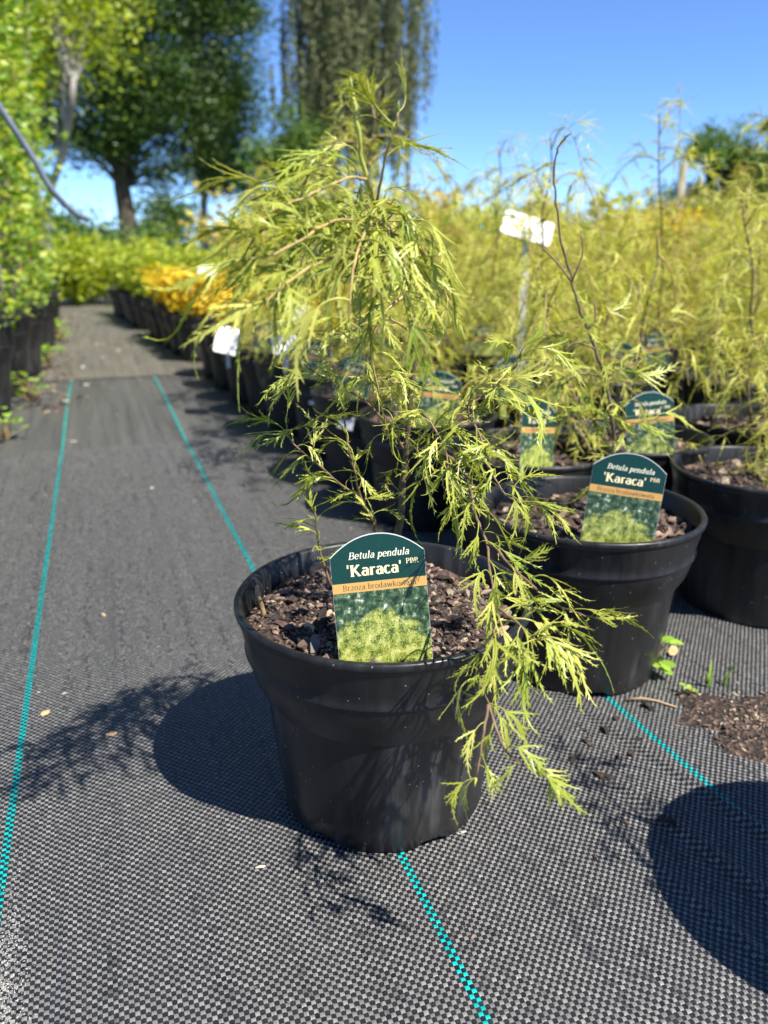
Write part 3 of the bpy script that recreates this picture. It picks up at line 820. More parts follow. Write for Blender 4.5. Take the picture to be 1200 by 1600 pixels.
for k in range(3):
    put_leaf(leader, path[-1 - k * 2], Vector((rng.gauss(0, .4), rng.gauss(0, .4), 1)), .016, rng); nleaf += 1
# short spur leaves straight on the stem
for p, t in nodes_along(path[8:ci + 6], 0.016):
    a = rng.uniform(0, 6.28)
    put_leaf(stem, p, Vector((math.cos(a), math.sin(a), rng.uniform(-.5, .4))), rng.uniform(.022, .04), rng); nleaf += 1
hero_leaf_count = nleaf
# the smaller leaves packed between the others
mass = MB()
for name, pts, sp, (l0, l1), grav in HERO_BRANCHES:
    if name[0] == 'u' and 'mid' not in name: step = .011
    elif name in ('r_center', 'r_second', 'r_main', 'm_side'): step = .006
    elif name in ('r_cascade', 'r_drop'): step = .012
    elif name.startswith('r_tail') or name == 'shoot_right': continue
    else: step = .013
    for p, t in nodes_along([q - HP for q in smooth_path(pts)], step):
        if p.z < .15: continue
        a = rng.uniform(0, 6.28)
        d = t * .4 + Vector((math.cos(a), math.sin(a), rng.uniform(-.9, .3))) + (LEFT * .5 if name.startswith('u_left') else Vector())
        m = leaf_matrix(p, d, rng.uniform(.022, .042), rng, .7)
        lf = rng.choice(LEAF_MB)
        mass.add([m @ Vector(v) for v in lf.v], lf.f)
ob('foliage', mass.mesh('foliage', M['hero_leaf_mass']), hero, kind='stuff')
# pale dry stub sticking out of the soil, seedling
mb = MB(); mb.tube([(0.0, 0, 0), (-.001, .001, .012), (-.004, .002, .024), (-.005, .0, .034)], [.0024, .002, .0022, .0012], 7)
dry = thing('dry_stalk', 'short pale dry stalk poking from the soil at the rim of the front pot', 'stalk', (0.100, 0.555, 0.158), 0, data=mb.mesh('dry_stalk', M['cane']))

# ------------------------------------------------------------------ printed labels
def arc(cx, cy, rx, ry, a0, a1, n=10):
    return [(cx + rx * math.cos(R(a0 + (a1 - a0) * i / n)), cy + ry * math.sin(R(a0 + (a1 - a0) * i / n))) for i in range(n + 1)]
def sf(x, y, w=.09): return [(x - w, y), (x + w, y)]
GL = {
    'l': ([[(.12, 0), (.12, .72)], sf(.12, .015), [(.03, .70), (.12, .70)]], .25),
    'a': ([arc(.2, .15, .14, .14, 0, 360, 14), [(.35, .02), (.35, .33)], arc(.21, .33, .14, .14, 0, 150), [(.35, .015), (.44, .015)]], .46),
    'e': ([arc(.21, .24, .17, .235, 0, 318, 16), [(.05, .25), (.37, .25)]], .42),
    't': ([[(.14, .62), (.14, .1)], arc(.22, .1, .08, .085, 180, 300, 6), [(.02, .47), (.27, .47)]], .30),
    'u': ([[(.1, .48), (.1, .15)], arc(.22, .15, .12, .14, 180, 340), [(.36, .48), (.36, 0)], [(.03, .465), (.1, .465)], [(.29, .465), (.36, .465)], [(.36, .015), (.44, .015)]], .48),
    'p': ([[(.1, .48), (.1, -.2)], arc(.25, .24, .14, .225, 0, 360, 16), sf(.1, -.19), [(.02, .465), (.1, .465)]], .46),
    'n': ([[(.1, .48), (.1, 0)], arc(.235, .3, .135, .165, 180, 0), [(.37, .3), (.37, 0)], sf(.1, .015), sf(.37, .015), [(.02, .465), (.1, .465)]], .49),
    'd': ([arc(.2, .24, .15, .225, 0, 360, 16), [(.36, .72), (.36, 0)], [(.27, .70), (.36, .70)], [(.36, .015), (.44, .015)]], .49),
    'b': ([[(.1, .72), (.1, .02)], arc(.25, .24, .15, .225, 0, 360, 16), [(.01, .70), (.1, .70)]], .46),
    'r': ([[(.1, .48), (.1, 0)], arc(.24, .31, .14, .15, 180, 50, 8), sf(.1, .015), [(.02, .465), (.1, .465)]], .36),
    'c': ([arc(.22, .24, .17, .235, 48, 318, 14)], .41),
    'z': ([[(.05, .46), (.34, .46)], [(.34, .46), (.05, .02)], [(.05, .02), (.36, .02)]], .40),
    'o': ([arc(.22, .24, .18, .235, 0, 360, 18)], .45),
    'w': ([[(.03, .48), (.18, 0)], [(.18, 0), (.33, .48)], [(.33, .48), (.48, 0)], [(.48, 0), (.62, .48)], [(.0, .465), (.1, .465)], [(.55, .465), (.67, .465)]], .67),
    'k': ([[(.1, .72), (.1, 0)], [(.12, .2), (.34, .47)], [(.2, .27), (.40, 0)], sf(.1, .015), [(.02, .70), (.1, .70)], [(.28, .465), (.42, .465)], [(.34, .015), (.46, .015)]], .47),
    'K': ([[(.13, .68), (.13, 0)], [(.15, .26), (.5, .67)], [(.27, .38), (.56, 0)], sf(.13, .015, .11), sf(.13, .665, .11), sf(.5, .665, .1), sf(.56, .015, .1)], .68),
    'B': ([[(.13, .68), (.13, 0)], [(.02, .665), (.32, .665)], arc(.3, .51, .16, .155, 90, -90, 8), [(.13, .355), (.34, .355)], arc(.32, .185, .19, .17, 90, -90, 8), [(.02, .015), (.34, .015)]], .58),
    'P': ([[(.13, .68), (.13, 0)], [(.02, .665), (.32, .665)], arc(.3, .49, .17, .175, 90, -90, 8), [(.13, .315), (.3, .315)], sf(.13, .015, .11)], .54),
    'R': ([[(.13, .68), (.13, 0)], [(.02, .665), (.32, .665)], arc(.3, .5, .17, .165, 90, -90, 8), [(.13, .335), (.3, .335)], [(.28, .33), (.52, 0)], sf(.13, .015, .11), sf(.54, .015, .07)], .62),
    "'": ([[(.07, .72), (.06, .50)]], .16),
    ' ': ([], .24),
}
def text_mesh(txt, size, thick, thin, mat, shear=0.0, align='C', track=0.0):
    """upright serif lettering drawn as strokes, lying in the xz plane facing -y"""
    mb = MB(); x = 0.0; lay = 0
    for ch in txt:
        strokes, adv = GL[ch]
        for st in strokes:
            vs = []; fs = []
            lay += 1
            yo = -0.000004 * (lay % 7)
            for i, p in enumerate(st):
                a = st[max(0, i - 1)]; b = st[min(len(st) - 1, i + 1)]
                dx, dy = b[0] - a[0], b[1] - a[1]
                L = math.hypot(dx, dy) or 1
                w = (thin + (thick - thin) * abs(dy / L) ** 1.5) / 2 * (0.6 if ch == "'" else 1)
                nx, ny = -dy / L * w, dx / L * w
                for s in (1, -1):
                    px = p[0] + nx * s + x; py = p[1] + ny * s
                    vs.append(((px + shear * py) * size, yo, py * size))
                if i: fs.append((2 * i - 2, 2 * i, 2 * i + 1, 2 * i - 1))
            mb.add(vs, fs)
        x += adv + track
    w = x * size
    if align == 'C': mb.v = [(a - w / 2, b, c) for a, b, c in mb.v]
    return mb.mesh('lettering', mat, smooth=False)

TW, TH = 0.0680, 0.0930      # printed area: width, height of straight sides above soil
def outline(w, h, rise, inset=0.0, n=14):
    """arched-top card outline from bottom left, counter-clockwise seen from the front"""
    hw = w / 2 - inset
    pts = [(-hw, 0), (hw, 0)]
    for i in range(n + 1):
        u = 1 - 2 * i / n
        pts.append((hw * u, h + rise * (1 - abs(u) ** 2.1) - inset))
    return pts
def slab(pts, y0, y1, mb):
    n = len(pts)
    vs = [(x, y0, z) for x, z in pts] + [(x, y1, z) for x, z in pts]
    fs = [tuple(range(n)), tuple(range(2 * n - 1, n - 1, -1))] + [(i, i + n, (i + 1) % n + n, (i + 1) % n) for i in range(n)]
    mb.add(vs, fs)
RISE = 0.0150
ZB0, ZB1 = 0.0665, 0.0735
def curvey(pts): return pts
_c = MB(); slab([(x, z) for x, z in outline(TW + 0.0003, TH, RISE)], 0.0, 0.0007, _c)
slab([(-0.016, -0.03), (0.016, -0.03), (0.016, 0.0), (-0.016, 0.0)], 0.0001, 0.0006, _c)
CARD = _c.mesh('card', M['white'], smooth=False)
_c = MB(); hp = [(-TW / 2, ZB1), (TW / 2, ZB1)] + [(x, z - 0.0007) for x, z in outline(TW, TH, RISE)[2:]]
_c.add([(x, -0.00010, z) for x, z in hp], [tuple(range(len(hp)))])
HEADER = _c.mesh('header', M['tag_green'], smooth=False)
_c = MB(); _c.add([(x, -0.00012, z) for x, z in ((-TW / 2, ZB0), (TW / 2, ZB0), (TW / 2, ZB1), (-TW / 2, ZB1))], [(0, 1, 2, 3)])
BAND = _c.mesh('band', M['tag_gold'], smooth=False)
_c = MB(); _c.add([(x, -0.00010, z) for x, z in ((-TW / 2, 0.0006), (TW / 2, 0.0006), (TW / 2, ZB0), (-TW / 2, ZB0))], [(0, 1, 2, 3)])
PICTURE = _c.mesh('picture', M['print'], smooth=False)
T1 = text_mesh('Betula pendula', 0.0073, .105, .045, M['tag_pale'], 0.22, track=.02)
T2 = text_mesh("'Karaca'", 0.0118, .17, .06, M['tag_cream'], 0, track=.03)
T3 = text_mesh('PBR', 0.0052, .12, .06, M['tag_cream'], 0, track=.02)
T4 = text_mesh('Brzoza brodawkowata', 0.0058, .09, .04, M['tag_ink'], 0, track=.035)
def plant_label(label, loc, yaw, tilt, roll, group=None, s=1.0):
    """yaw: direction it faces (0 faces -y); tilt: leans back; roll: leans sideways"""
    e = thing('plant_label', label, 'label', loc, 0, group)
    e.rotation_mode = 'QUATERNION'
    e.rotation_quaternion = Quaternion((0, 0, 1), yaw) @ Quaternion((1, 0, 0), -tilt) @ Quaternion((0, 1, 0), roll)
    e.scale = (s, s, s)
    ob('card', CARD, e)
    h = ob('header', HEADER, e)
    ob('lettering', T1, h, (0.001, -0.00022, 0.0905))
    ob('lettering', T2, h, (-0.0028, -0.00022, 0.0782))
    ob('lettering', T3, h, (0.0248, -0.00022, 0.0840))
    b = ob('band', BAND, e)
    ob('lettering', T4, b, (0.0, -0.00022, 0.0682))
    ob('picture', PICTURE, e)
    return e
plant_label("sunlit green plant label reading Karaca stuck in the soil of the lone front pot", (0.1640, 0.4440, 0.1570), R(-14), R(13), R(-3.5), s=.96)

# ------------------------------------------------------------------ more potted birches
def birch_variant(seed, height, spread, nbranch, leaf_l, density, mat, lean=0.15):
    """stem mesh (with its side twigs) and foliage mesh, base at the soil centre"""
    rng = random.Random(seed)
    st = MB(); fo = MB()
    az = rng.uniform(0, 6.28)
    pts = []
    for i in range(9):
        u = i / 8
        pts.append(Vector((math.cos(az) * lean * height * u ** 2 + rng.gauss(0, .006), math.sin(az) * lean * height * u ** 2 + rng.gauss(0, .006), height * u)))
    sp = smooth_path(pts, 3)
    st.tube(sp, taper(len(sp), 0.0036, 0.0012), 6)
    for b in range(nbranch):
        u = 0.08 + 0.9 * (b + rng.random()) / nbranch
        o = sp[int(u * (len(sp) - 1))]
        a = b * 2.4 + rng.uniform(-.5, .5)
        R_ = spread * rng.uniform(.5, 1.1) * (1.0 - 0.45 * abs(u - 0.5))
        rise = rng.uniform(-.02, .08) * (0.4 + u)
        drop = rng.uniform(.03, .22) * (0.5 + u)
        bp = []
        for i in range(6):
            f = i / 5
            bp.append(o + Vector((math.cos(a + .4 * f) * R_ * f, math.sin(a + .4 * f) * R_ * f, rise * math.sin(f * 2.2) - drop * f ** 2.4)))
        bp = smooth_path(bp, 3)
        for q in bp: q.z = max(q.z, 0.012)
        st.tube(bp, taper(len(bp), 0.0016, 0.0006), 4, 1, cap=False)
        for p, t in nodes_along(bp, density):
            for _ in range(2):
                a2 = rng.uniform(0, 6.28)
                d = t * .5 + Vector((math.cos(a2), math.sin(a2), rng.uniform(-1.1, .35))) * .8
                m = leaf_matrix(p, d, leaf_l * rng.uniform(.7, 1.25), rng, .7)
                lf = rng.choice(LEAF_LOW)
                fo.add([m @ Vector(v) for v in lf.v], lf.f)
    for p, t in nodes_along(sp[3:], density):
        a2 = rng.uniform(0, 6.28)
        m = leaf_matrix(p, Vector((math.cos(a2), math.sin(a2), rng.uniform(-.4, .6))), leaf_l * rng.uniform(.5, .9), rng, .7)
        lf = rng.choice(LEAF_LOW)
        fo.add([m @ Vector(v) for v in lf.v], lf.f)
    return st.mesh('stem', [M['stem_dark'], M['twig_young']]), fo.mesh('foliage', mat)

BIRCH = [birch_variant(100 + i, h, s, nb, .055, .021, M['bg_leaf']) for i, (h, s, nb) in enumerate(((.34, .15, 13), (.40, .17, 15), (.46, .16, 17), (.38, .19, 15), (.50, .18, 18)))]
TALL = [birch_variant(200 + i, h, s, nb, .065, .02, mt) for i, (h, s, nb, mt) in enumerate(((.46, .19, 24, M['bg_leaf']), (.54, .18, 24, M['bg_leaf_brown']), (.44, .22, 24, M['bg_leaf']), (.60, .17, 24, M['bg_leaf_brown'])))]
SPARSE = birch_variant(301, .30, .12, 7, .05, .028, M['bg_leaf'])

def leafy_mesh(seed, n, size, fn, mat, name='foliage'):
    """n small folded oval leaves at points given by fn(rng)->(point, direction)"""
    rng = random.Random(seed)
    mb = MB()
    vs = []; fs = []
    for i in range(n):
        p, d = fn(rng)
        d = d.normalized()
        s = d.cross(Vector((rng.gauss(0, 1), rng.gauss(0, 1), rng.gauss(0, 1))))
        if s.length < 1e-3: continue
        s.normalize()
        u = s.cross(d)
        L = size * rng.uniform(.6, 1.3); w = L * rng.uniform(.28, .4)
        o = len(vs)
        vs += [p, p + d * L * .45 - s * w + u * w * .3, p + d * L * .5, p + d * L * .45 + s * w + u * w * .3, p + d * L]
        fs += [(o, o + 1, o + 2), (o, o + 2, o + 3), (o + 1, o + 4, o + 2), (o + 2, o + 4, o + 3)]
    mb.add(vs, fs)
    return mb.mesh(name, mat)

def bush_fn(h, r, stems):
    def fn(rng):
        s = stems[rng.randrange(len(stems))]
        u = rng.uniform(.18, 1)
        p = Vector((s[0] * u * r, s[1] * u * r, h * s[2] * u)) + Vector((rng.gauss(0, r * .22), rng.gauss(0, r * .22), rng.gauss(0, h * .05)))
        p.z = max(.01, p.z)
        a = rng.uniform(0, 6.28)
        return p, Vector((math.cos(a), math.sin(a), rng.uniform(-.3, .9)))
    return fn
def bush_variant(seed, h, r, n, size, mat, ns=7):
    rng = random.Random(seed)
    stems = []
    for i in range(ns):
        a = rng.uniform(0, 6.28); q = math.sqrt(rng.random())
        stems.append((math.cos(a) * q, math.sin(a) * q, rng.uniform(.7, 1.05)))
    st = MB()
    for s in stems:
        st.tube([(0, 0, 0), (s[0] * r * .35, s[1] * r * .35, h * s[2] * .45), (s[0] * r, s[1] * r, h * s[2])], [.003, .002, .001], 5)
    return st.mesh('stem', M['cane']), leafy_mesh(seed, n, size, bush_fn(h, r, stems), mat)
YELLOW = [bush_variant(400 + i, .22, .13, 420, .036, M['yellow_leaf']) for i in range(3)]
LIME = [bush_variant(420 + i, .42, .16, 520, .05, M['lime_leaf']) for i in range(3)]
GREENB = [bush_variant(430 + i, .5, .17, 520, .05, M['green_leaf']) for i in range(2)]

count = 0
def potted(name, label, cat, loc, kind, group=None, scale=1.0, rng=random, soil_i=None):
    """pot > collar, soil > bark_mulch, stem, foliage"""
    e = thing(name, label, cat, loc, rng.uniform(0, 6.28), group)
    b = ob('pot', POT_BODY, e); ob('collar', POT_COLLAR, b)
    sm, mm = SOILS[soil_i if soil_i is not None else rng.randrange(4)]
    s = ob('soil', sm, e); ob('bark_mulch', mm, s, kind='stuff')
    if kind is not None:
        st, fo = kind
        o = ob('stem', st, e, (0, 0, SOIL_Z)); o.scale = (scale,) * 3
        f = ob('foliage', fo, e, (0, 0, SOIL_Z), kind='stuff'); f.scale = (scale,) * 3
    return e
rng = random.Random(9)
Z0 = 0.0022
# neighbour with the tall bare-topped leader, its leaves one by one
NP = Vector((0.472, 0.658, Z0))
nb = potted('potted_birch', 'black potted birch with tall bare brown leader behind a facing green label', 'potted plant', NP, None, rng=rng, soil_i=1)
nb.rotation_euler = (0, 0, 0)
npth = [p - NP for p in smooth_path(NEIGHBOUR_STEM)]
npth = [Vector((-0.005, 0.01, SOIL_Z - 0.003))] + npth if npth[0].z > SOIL_Z else npth
nstem = ob('stem', stem_tube([q + Vector((rng.gauss(0, .0006), rng.gauss(0, .0006), 0)) for q in npth], 0.0024, 0.0008, rng, .2, 7).mesh('stem', M['stem_dark']), nb)
for tw in NEIGHBOUR_TWIGS:
    pth = [p - NP for p in smooth_path(tw, 3)]
    br = ob('branch', stem_tube(pth, 0.0014, 0.0006, rng, .15, 5).mesh('branch', M['twig']), nb)
    bare = tw[0][2] > 0.40
    if bare:
        for _ in range(1): add_bud(br, pth[-1], pth[-1] - pth[-2], .5)
        continue
    for p, t in nodes_along(pth, .012):
        for _ in range(2):
            a = rng.uniform(0, 6.28)
            put_leaf(br, p, t * .5 + Vector((math.cos(a), math.sin(a), rng.uniform(-.9, .1))), rng.uniform(.035, .062), rng, .6)
for p, t in nodes_along([q for q in npth if q.z < 0.375], .014):
    a = rng.uniform(0, 6.28)
    put_leaf(nstem, p, Vector((math.cos(a), math.sin(a), rng.uniform(-.6, .3))), rng.uniform(.03, .055), rng, .6)
plant_label('green Karaca plant label facing the path, in the pot with the bare-topped leader', (0.447, 0.578, 0.153), R(-32), R(12), R(5.5))
# pot beyond the right edge of the picture whose shadow falls across the cloth
pb = potted('potted_birch', 'black potted birch beside the brown soil spill, casting a round pot shadow', 'potted plant', (0.516, 0.199, Z0), SPARSE, rng=rng, soil_i=0)
pb.rotation_euler = (0, 0, 2.2)
placed = [(0.472, 0.658), (0.516, 0.199)]
near = [
    ('black potted birch with pebbly pale bark mulch beside the bare-topped birch', (0.772, 0.712), BIRCH[0], 0.55),
    ('black potted birch directly behind the bare-topped birch, two labels round it', (0.722, 0.925), SPARSE, 1.0),
    ('black potted birch between the lone front birch and its bare-topped neighbour', (0.545, 0.915), BIRCH[3], 0.75),
    ('bushy black potted birch with low green shoots behind the pebbly pot', (0.985, 0.97), BIRCH[1], 0.9),
]
for lab, (x, y), kd, sc in near:
    potted('potted_birch', lab, 'potted plant', (x, y, Z0), kd, None, sc, rng); placed.append((x, y))
plant_label('faded green label leaning left behind the bare-topped birch', (0.505, 0.822, 0.158), R(22), R(8), R(9))
plant_label('green label standing upright in the pot behind the pebbly one', (0.685, 0.822, 0.158), R(-12), R(10), R(-4))
plant_label('small green label turned edge-on in the bushy birch pot by low green shoots', (0.965, 0.89, 0.158), R(38), R(6), R(16))

def row_x(y):
    return float(np.interp(y, [0.6, 1.2, 1.8, 2.5, 3.5, 4.5, 6.0, 8.0], [.49, .505, .487, .46, .41, .34, .23, .10]))
cy, sy = math.cos(R(19.934)), math.sin(R(19.934))
def view(x, y, z):
    a = x * cy - y * sy; b = x * sy + y * cy; z -= .44
    dep = b * math.cos(R(18.62)) - z * math.sin(R(18.62))
    return 600 + 1202 * a / dep, dep
n_l = 0
for k in range(12):
    for j in range(-3, 30):
        y = 1.175 + 0.25 * j + (k % 2) * 0.125 + rng.uniform(-.012, .012)
        x = row_x(max(.6, y)) + 0.262 * k + rng.uniform(-.012, .012)
        if y > 6.4: continue
        px, dep = view(x, y, .18)
        if dep < .75 or px > 1290 or px < 0: continue
        if k >= 3 and dep > 3.7: continue
        if k >= 3 and y > 3.6: continue
        if any((x - a) ** 2 + (y - b) ** 2 < .236 ** 2 for a, b in placed): continue
        placed.append((x, y))
        far = dep > 2.5
        if y > 2.45 and y < 4.3 and k < 3:
            potted('potted_shrub', 'black pot of bright golden-yellow shrub, ' + ('row edging the path', 'second row in from the path', 'third row in from the path')[k], 'potted plant', (x, y, Z0), YELLOW[rng.randrange(3)], 'golden shrubs along the path', rng.uniform(.65, .95), rng)
        elif y >= 4.3 and k < 3:
            potted('potted_shrub', 'black pot of green shrub past the golden shrubs along the path', 'potted plant', (x, y, Z0), LIME[rng.randrange(3)], 'green shrubs past the golden ones', rng.uniform(.55, .8), rng)
        elif dep > 2.0 and k >= 3:
            ti = rng.randrange(4)
            potted('potted_birch', ('bronze-tipped' if ti % 2 else ('broad' if ti else 'slim')) + ' feathery yellow-green potted birch at the back of the block', 'potted plant', (x, y, Z0), TALL[ti], 'tall birches at the back of the block', rng.uniform(.74, 1.0) * (0.87 if dep < 2.6 else 1.0), rng)
        else:
            g = 'young birches in the pot block'
            potted('potted_birch', 'feathery young birch in black pot, ' + ('row edging the path, ' if k == 0 else 'inside the dense block, ') + ('with' if dep < 2.3 and (n_l % 4 != 3) else 'without') + ' a green label', 'potted plant', (x, y, Z0), BIRCH[rng.randrange(5)], g, rng.uniform(.8, 1.1) * (1.0 if k < 2 else 1.1), rng)
            if dep < 2.3 and (n_l % 4 != 3):
                a = rng.uniform(-.9, .5)
                plant_label('green plant label stuck in a birch pot ' + ('of the row edging the path' if k == 0 else 'inside the dense block'), (x - .045 + rng.uniform(-.03, .05), y - .08, .158), R(-20) + a * .6, R(rng.uniform(4, 16)), R(rng.uniform(-10, 10)), 'green labels in the birch block')
            n_l += 1
print('pots', len(placed))

# ------------------------------------------------------------------ white marker tags
def white_tag(label, base, top, yaw, w, h, group=None, thick=.008, roll=.1):
    e = thing('marker_tag', label, 'plant tag', base, yaw, group)
    hh = top
    mb = MB(); mb.box((0, .0012, hh / 2), (thick, .0024, hh))
    ob('stake', mb.mesh('stake', M['white'], False), e)
    mb = MB(); pts = [(-w * .46, -h / 2), (w * .46, -h / 2), (w / 2, -h * .42), (w / 2, h * .42), (w * .46, h / 2), (-w * .46, h / 2), (-w / 2, h * .42), (-w / 2, -h * .42)]
    slab(pts, -.0012, 0.0, mb)
    o = ob('plate', mb.mesh('plate', M['white'], False), e, (0, 0, hh), (R(-38), roll, 0))
    return e
white_tag('tall white T-shaped marker tag rising through the birch foliage', (.795, 1.385, .14), .345, R(-26), .098, .056, thick=.0135, roll=R(16))
white_tag('small white marker tag above the golden shrubs', (0.46, 3.46, .14), .225, R(-8), .075, .055, thick=.012)
white_tag('white marker tag tipped over the rim of a row-edge pot', (0.325, 2.15, .14), .075, R(-10), .062, .085, thick=.01, roll=R(14))
white_tag('white marker tag low among the birches, wider of a close pair', (0.405, 1.79, .15), .09, R(-14), .06, .05, thick=.01, roll=R(-8))
white_tag('white marker tag low among the birches, narrower of a close pair', (0.475, 1.93, .14), .16, R(-30), .04, .055, thick=.01, roll=R(6))
white_tag('pale blue marker tag among bronze leaves near the grey post', (2.55, 2.62, .14), .26, R(-35), .05, .06, thick=.008)
bt = bpy.context.scene.objects
for o in bt:
    if o.get('label', '').startswith('pale blue'):
        for c in o.children:
            me = c.data.copy(); me.materials[0] = M['blue_tag']; c.data = me

# ------------------------------------------------------------------ tall potted shrubs on the left of the path
def tall_shrub(seed, h, r, n, size, mat):
    rng = random.Random(seed)
    stems = []
    tubes = []
    for i in range(7):
        a = rng.uniform(0, 6.28); q = rng.uniform(.2, 1)
        pts = [(math.cos(a) * .05 * q, math.sin(a) * .05 * q, 0)]
        hh = h * rng.uniform(.75, 1.0)
        for k in range(1, 6):
            u = k / 5
            pts.append((math.cos(a) * (.05 + r * .7 * u) * q + rng.gauss(0, .02), math.sin(a) * (.05 + r * .7 * u) * q + rng.gauss(0, .02), hh * u))
        p = smooth_path(pts, 3)
        stems.append(p)
        mb = MB(); mb.tube(p, taper(len(p), rng.uniform(.005, .008), .002), 6); tubes.append(mb)
    def fn(rg):
        s = stems[rg.randrange(len(stems))]
        u = rg.random() ** .75
        p = s[int(u * (len(s) - 1))] + Vector((rg.gauss(0, r * .3), rg.gauss(0, r * .3), rg.gauss(0, .05)))
        a = rg.uniform(0, 6.28)
        p.z = max(.02, p.z)
        return p, Vector((math.cos(a), math.sin(a), rg.uniform(-.6, .6)))
    me = [t.mesh('stem', M['cane'] if i % 2 else M['trunk_pale']) for i, t in enumerate(tubes)]
    return me, leafy_mesh(seed + 1, n, size, fn, mat)
TS = [tall_shrub(500, 1.75, .22, 2100, .034, M['green_leaf']), tall_shrub(510, 2.1, .25, 2500, .036, M['green_leaf']), tall_shrub(520, 1.9, .23, 2300, .034, M['lime_leaf'])]
rng = random.Random(31)
tall_spots = [(-.43, 1.93), (-.375, 2.42), (-.355, 2.80), (-.335, 3.2), (-.325, 3.62), (-.32, 4.05), (-.32, 4.5), (-.33, 5.0), (-.36, 5.6), (-.40, 6.3), (-.75, 2.75), (-.74, 3.2), (-.72, 3.7), (-.73, 4.3), (-.72, 5.0), (-.8, 5.8)]
for i, (x, y) in enumerate(tall_spots):
    front = x > -.6
    if i == 0: lab, grp = 'large black pot of tall leafy shrub, first in the row left of the path', None
    elif front: lab, grp = 'tall many-stemmed green shrub in large black pot lining the left path edge', 'tall shrubs lining the left path edge'
    else: lab, grp = 'tall green shrub in large black pot in the second row off the path', 'tall shrubs in the second row off the path'
    e = thing('potted_shrub', lab, 'potted plant', (x, y, Z0), rng.uniform(0, 6.28), grp)
    b = ob('pot', BIG_BODY, e); ob('collar', BIG_COLLAR, b)
    ob('soil', BIG_SOIL, e)
    st, fo = TS[i % 3]
    for m in st: ob('stem', m, e, (0, 0, .22))
    ob('foliage', fo, e, (0, 0, .22), kind='stuff')
    if i == 0:
        for c in e.children:
            if c.name.startswith(('foliage', 'stem')): c.scale = (.8, .8, .35)
# grey irrigation hose sloping down through the shrubs
mb = MB(); hp = smooth_path([(-.42, 1.9, 1.30), (-.28, 2.0, 0.99), (-.165, 2.08, .77), (-.10, 2.13, .65), (-.07, 2.15, .585), (-.03, 2.19, .54), (0.004, 2.22, .52)], 5)
mb.tube(hp, .0075, 10)
hose = thing('irrigation_hose', 'grey-blue irrigation hose sloping down through the tall shrubs', 'hose', (0, 0, 0), 0, data=mb.mesh('irrigation_hose', M['hose']))
mb = MB(); mb.tube([(-.165, 3.3, 0.2), (-.16, 3.31, .8), (-.15, 3.32, 1.5)], [.008, .0078, .007], 8)
thing('bamboo_cane', 'brown bamboo cane standing upright in front of the tall shrubs', 'cane', (-.2, .1, 0), 0, data=mb.mesh('bamboo_cane', M['cane']))
mb = MB(); mb.tube([(4.7, 5.7, 0), (4.75, 5.75, 1.15)], [.04, .035], 10)
thing('post', 'grey weathered post rising above the golden shrubs at the back', 'post', (0, 0, 0), 0, data=mb.mesh('post', M['post']))

# ------------------------------------------------------------------ shrubs behind the block
def shrub_thing(name, label, loc, h, r, n, size, mat, seed, group=None):
    e = thing(name, label, 'shrub', loc, 0, group)
    st, fo = bush_variant(seed, h, r, n, size, mat, 12)
    ob('stem', st, e); ob('foliage', fo, e, kind='stuff')
    return e
rng = random.Random(77)
spots = []
for i in range(9): spots.append((-1.0 + i * .27 + rng.uniform(-.1, .1), rng.uniform(7.0, 8.0), rng.uniform(.42, .6), 'lime'))
for i in range(8): spots.append((1.4 + i * .55 + rng.uniform(-.2, .2), 7.0 - i * .35 + rng.uniform(-.3, .3), rng.uniform(.75, 1.0), 'lime' if i % 2 else 'bronze'))
for i in range(6): spots.append((4.0 + i * .45, 5.0 - i * .42 + rng.uniform(-.2, .2), rng.uniform(.62, .8), ('gold', 'lime', 'green')[i % 3]))
for i in range(5): spots.append((-1.6 + .6 * i, 10.5 + rng.uniform(-.5, .5), rng.uniform(.5, .8), 'green'))
MT = dict(lime=M['lime_leaf'], bronze=M['bg_leaf_brown'], gold=M['yellow_leaf'], green=M['mid_leaf'])
LB = dict(lime='rounded lime-green shrub growing behind the potted rows', bronze='bronze-tipped yellow-green shrub growing behind the birch block', gold='golden-yellow shrub growing by the grey post behind the birches', green='mid-green shrub growing behind the potted rows')
for i, (x, y, h, k) in enumerate(spots):
    shrub_thing('shrub', ('low lime-green shrub of the hedge closing off the end of the path' if i < 9 else LB[k]), (x, y, -.012), h, h * rng.uniform(.5, .7), 1500, .07, MT[k], 600 + i, k + ' shrubs behind the pots')

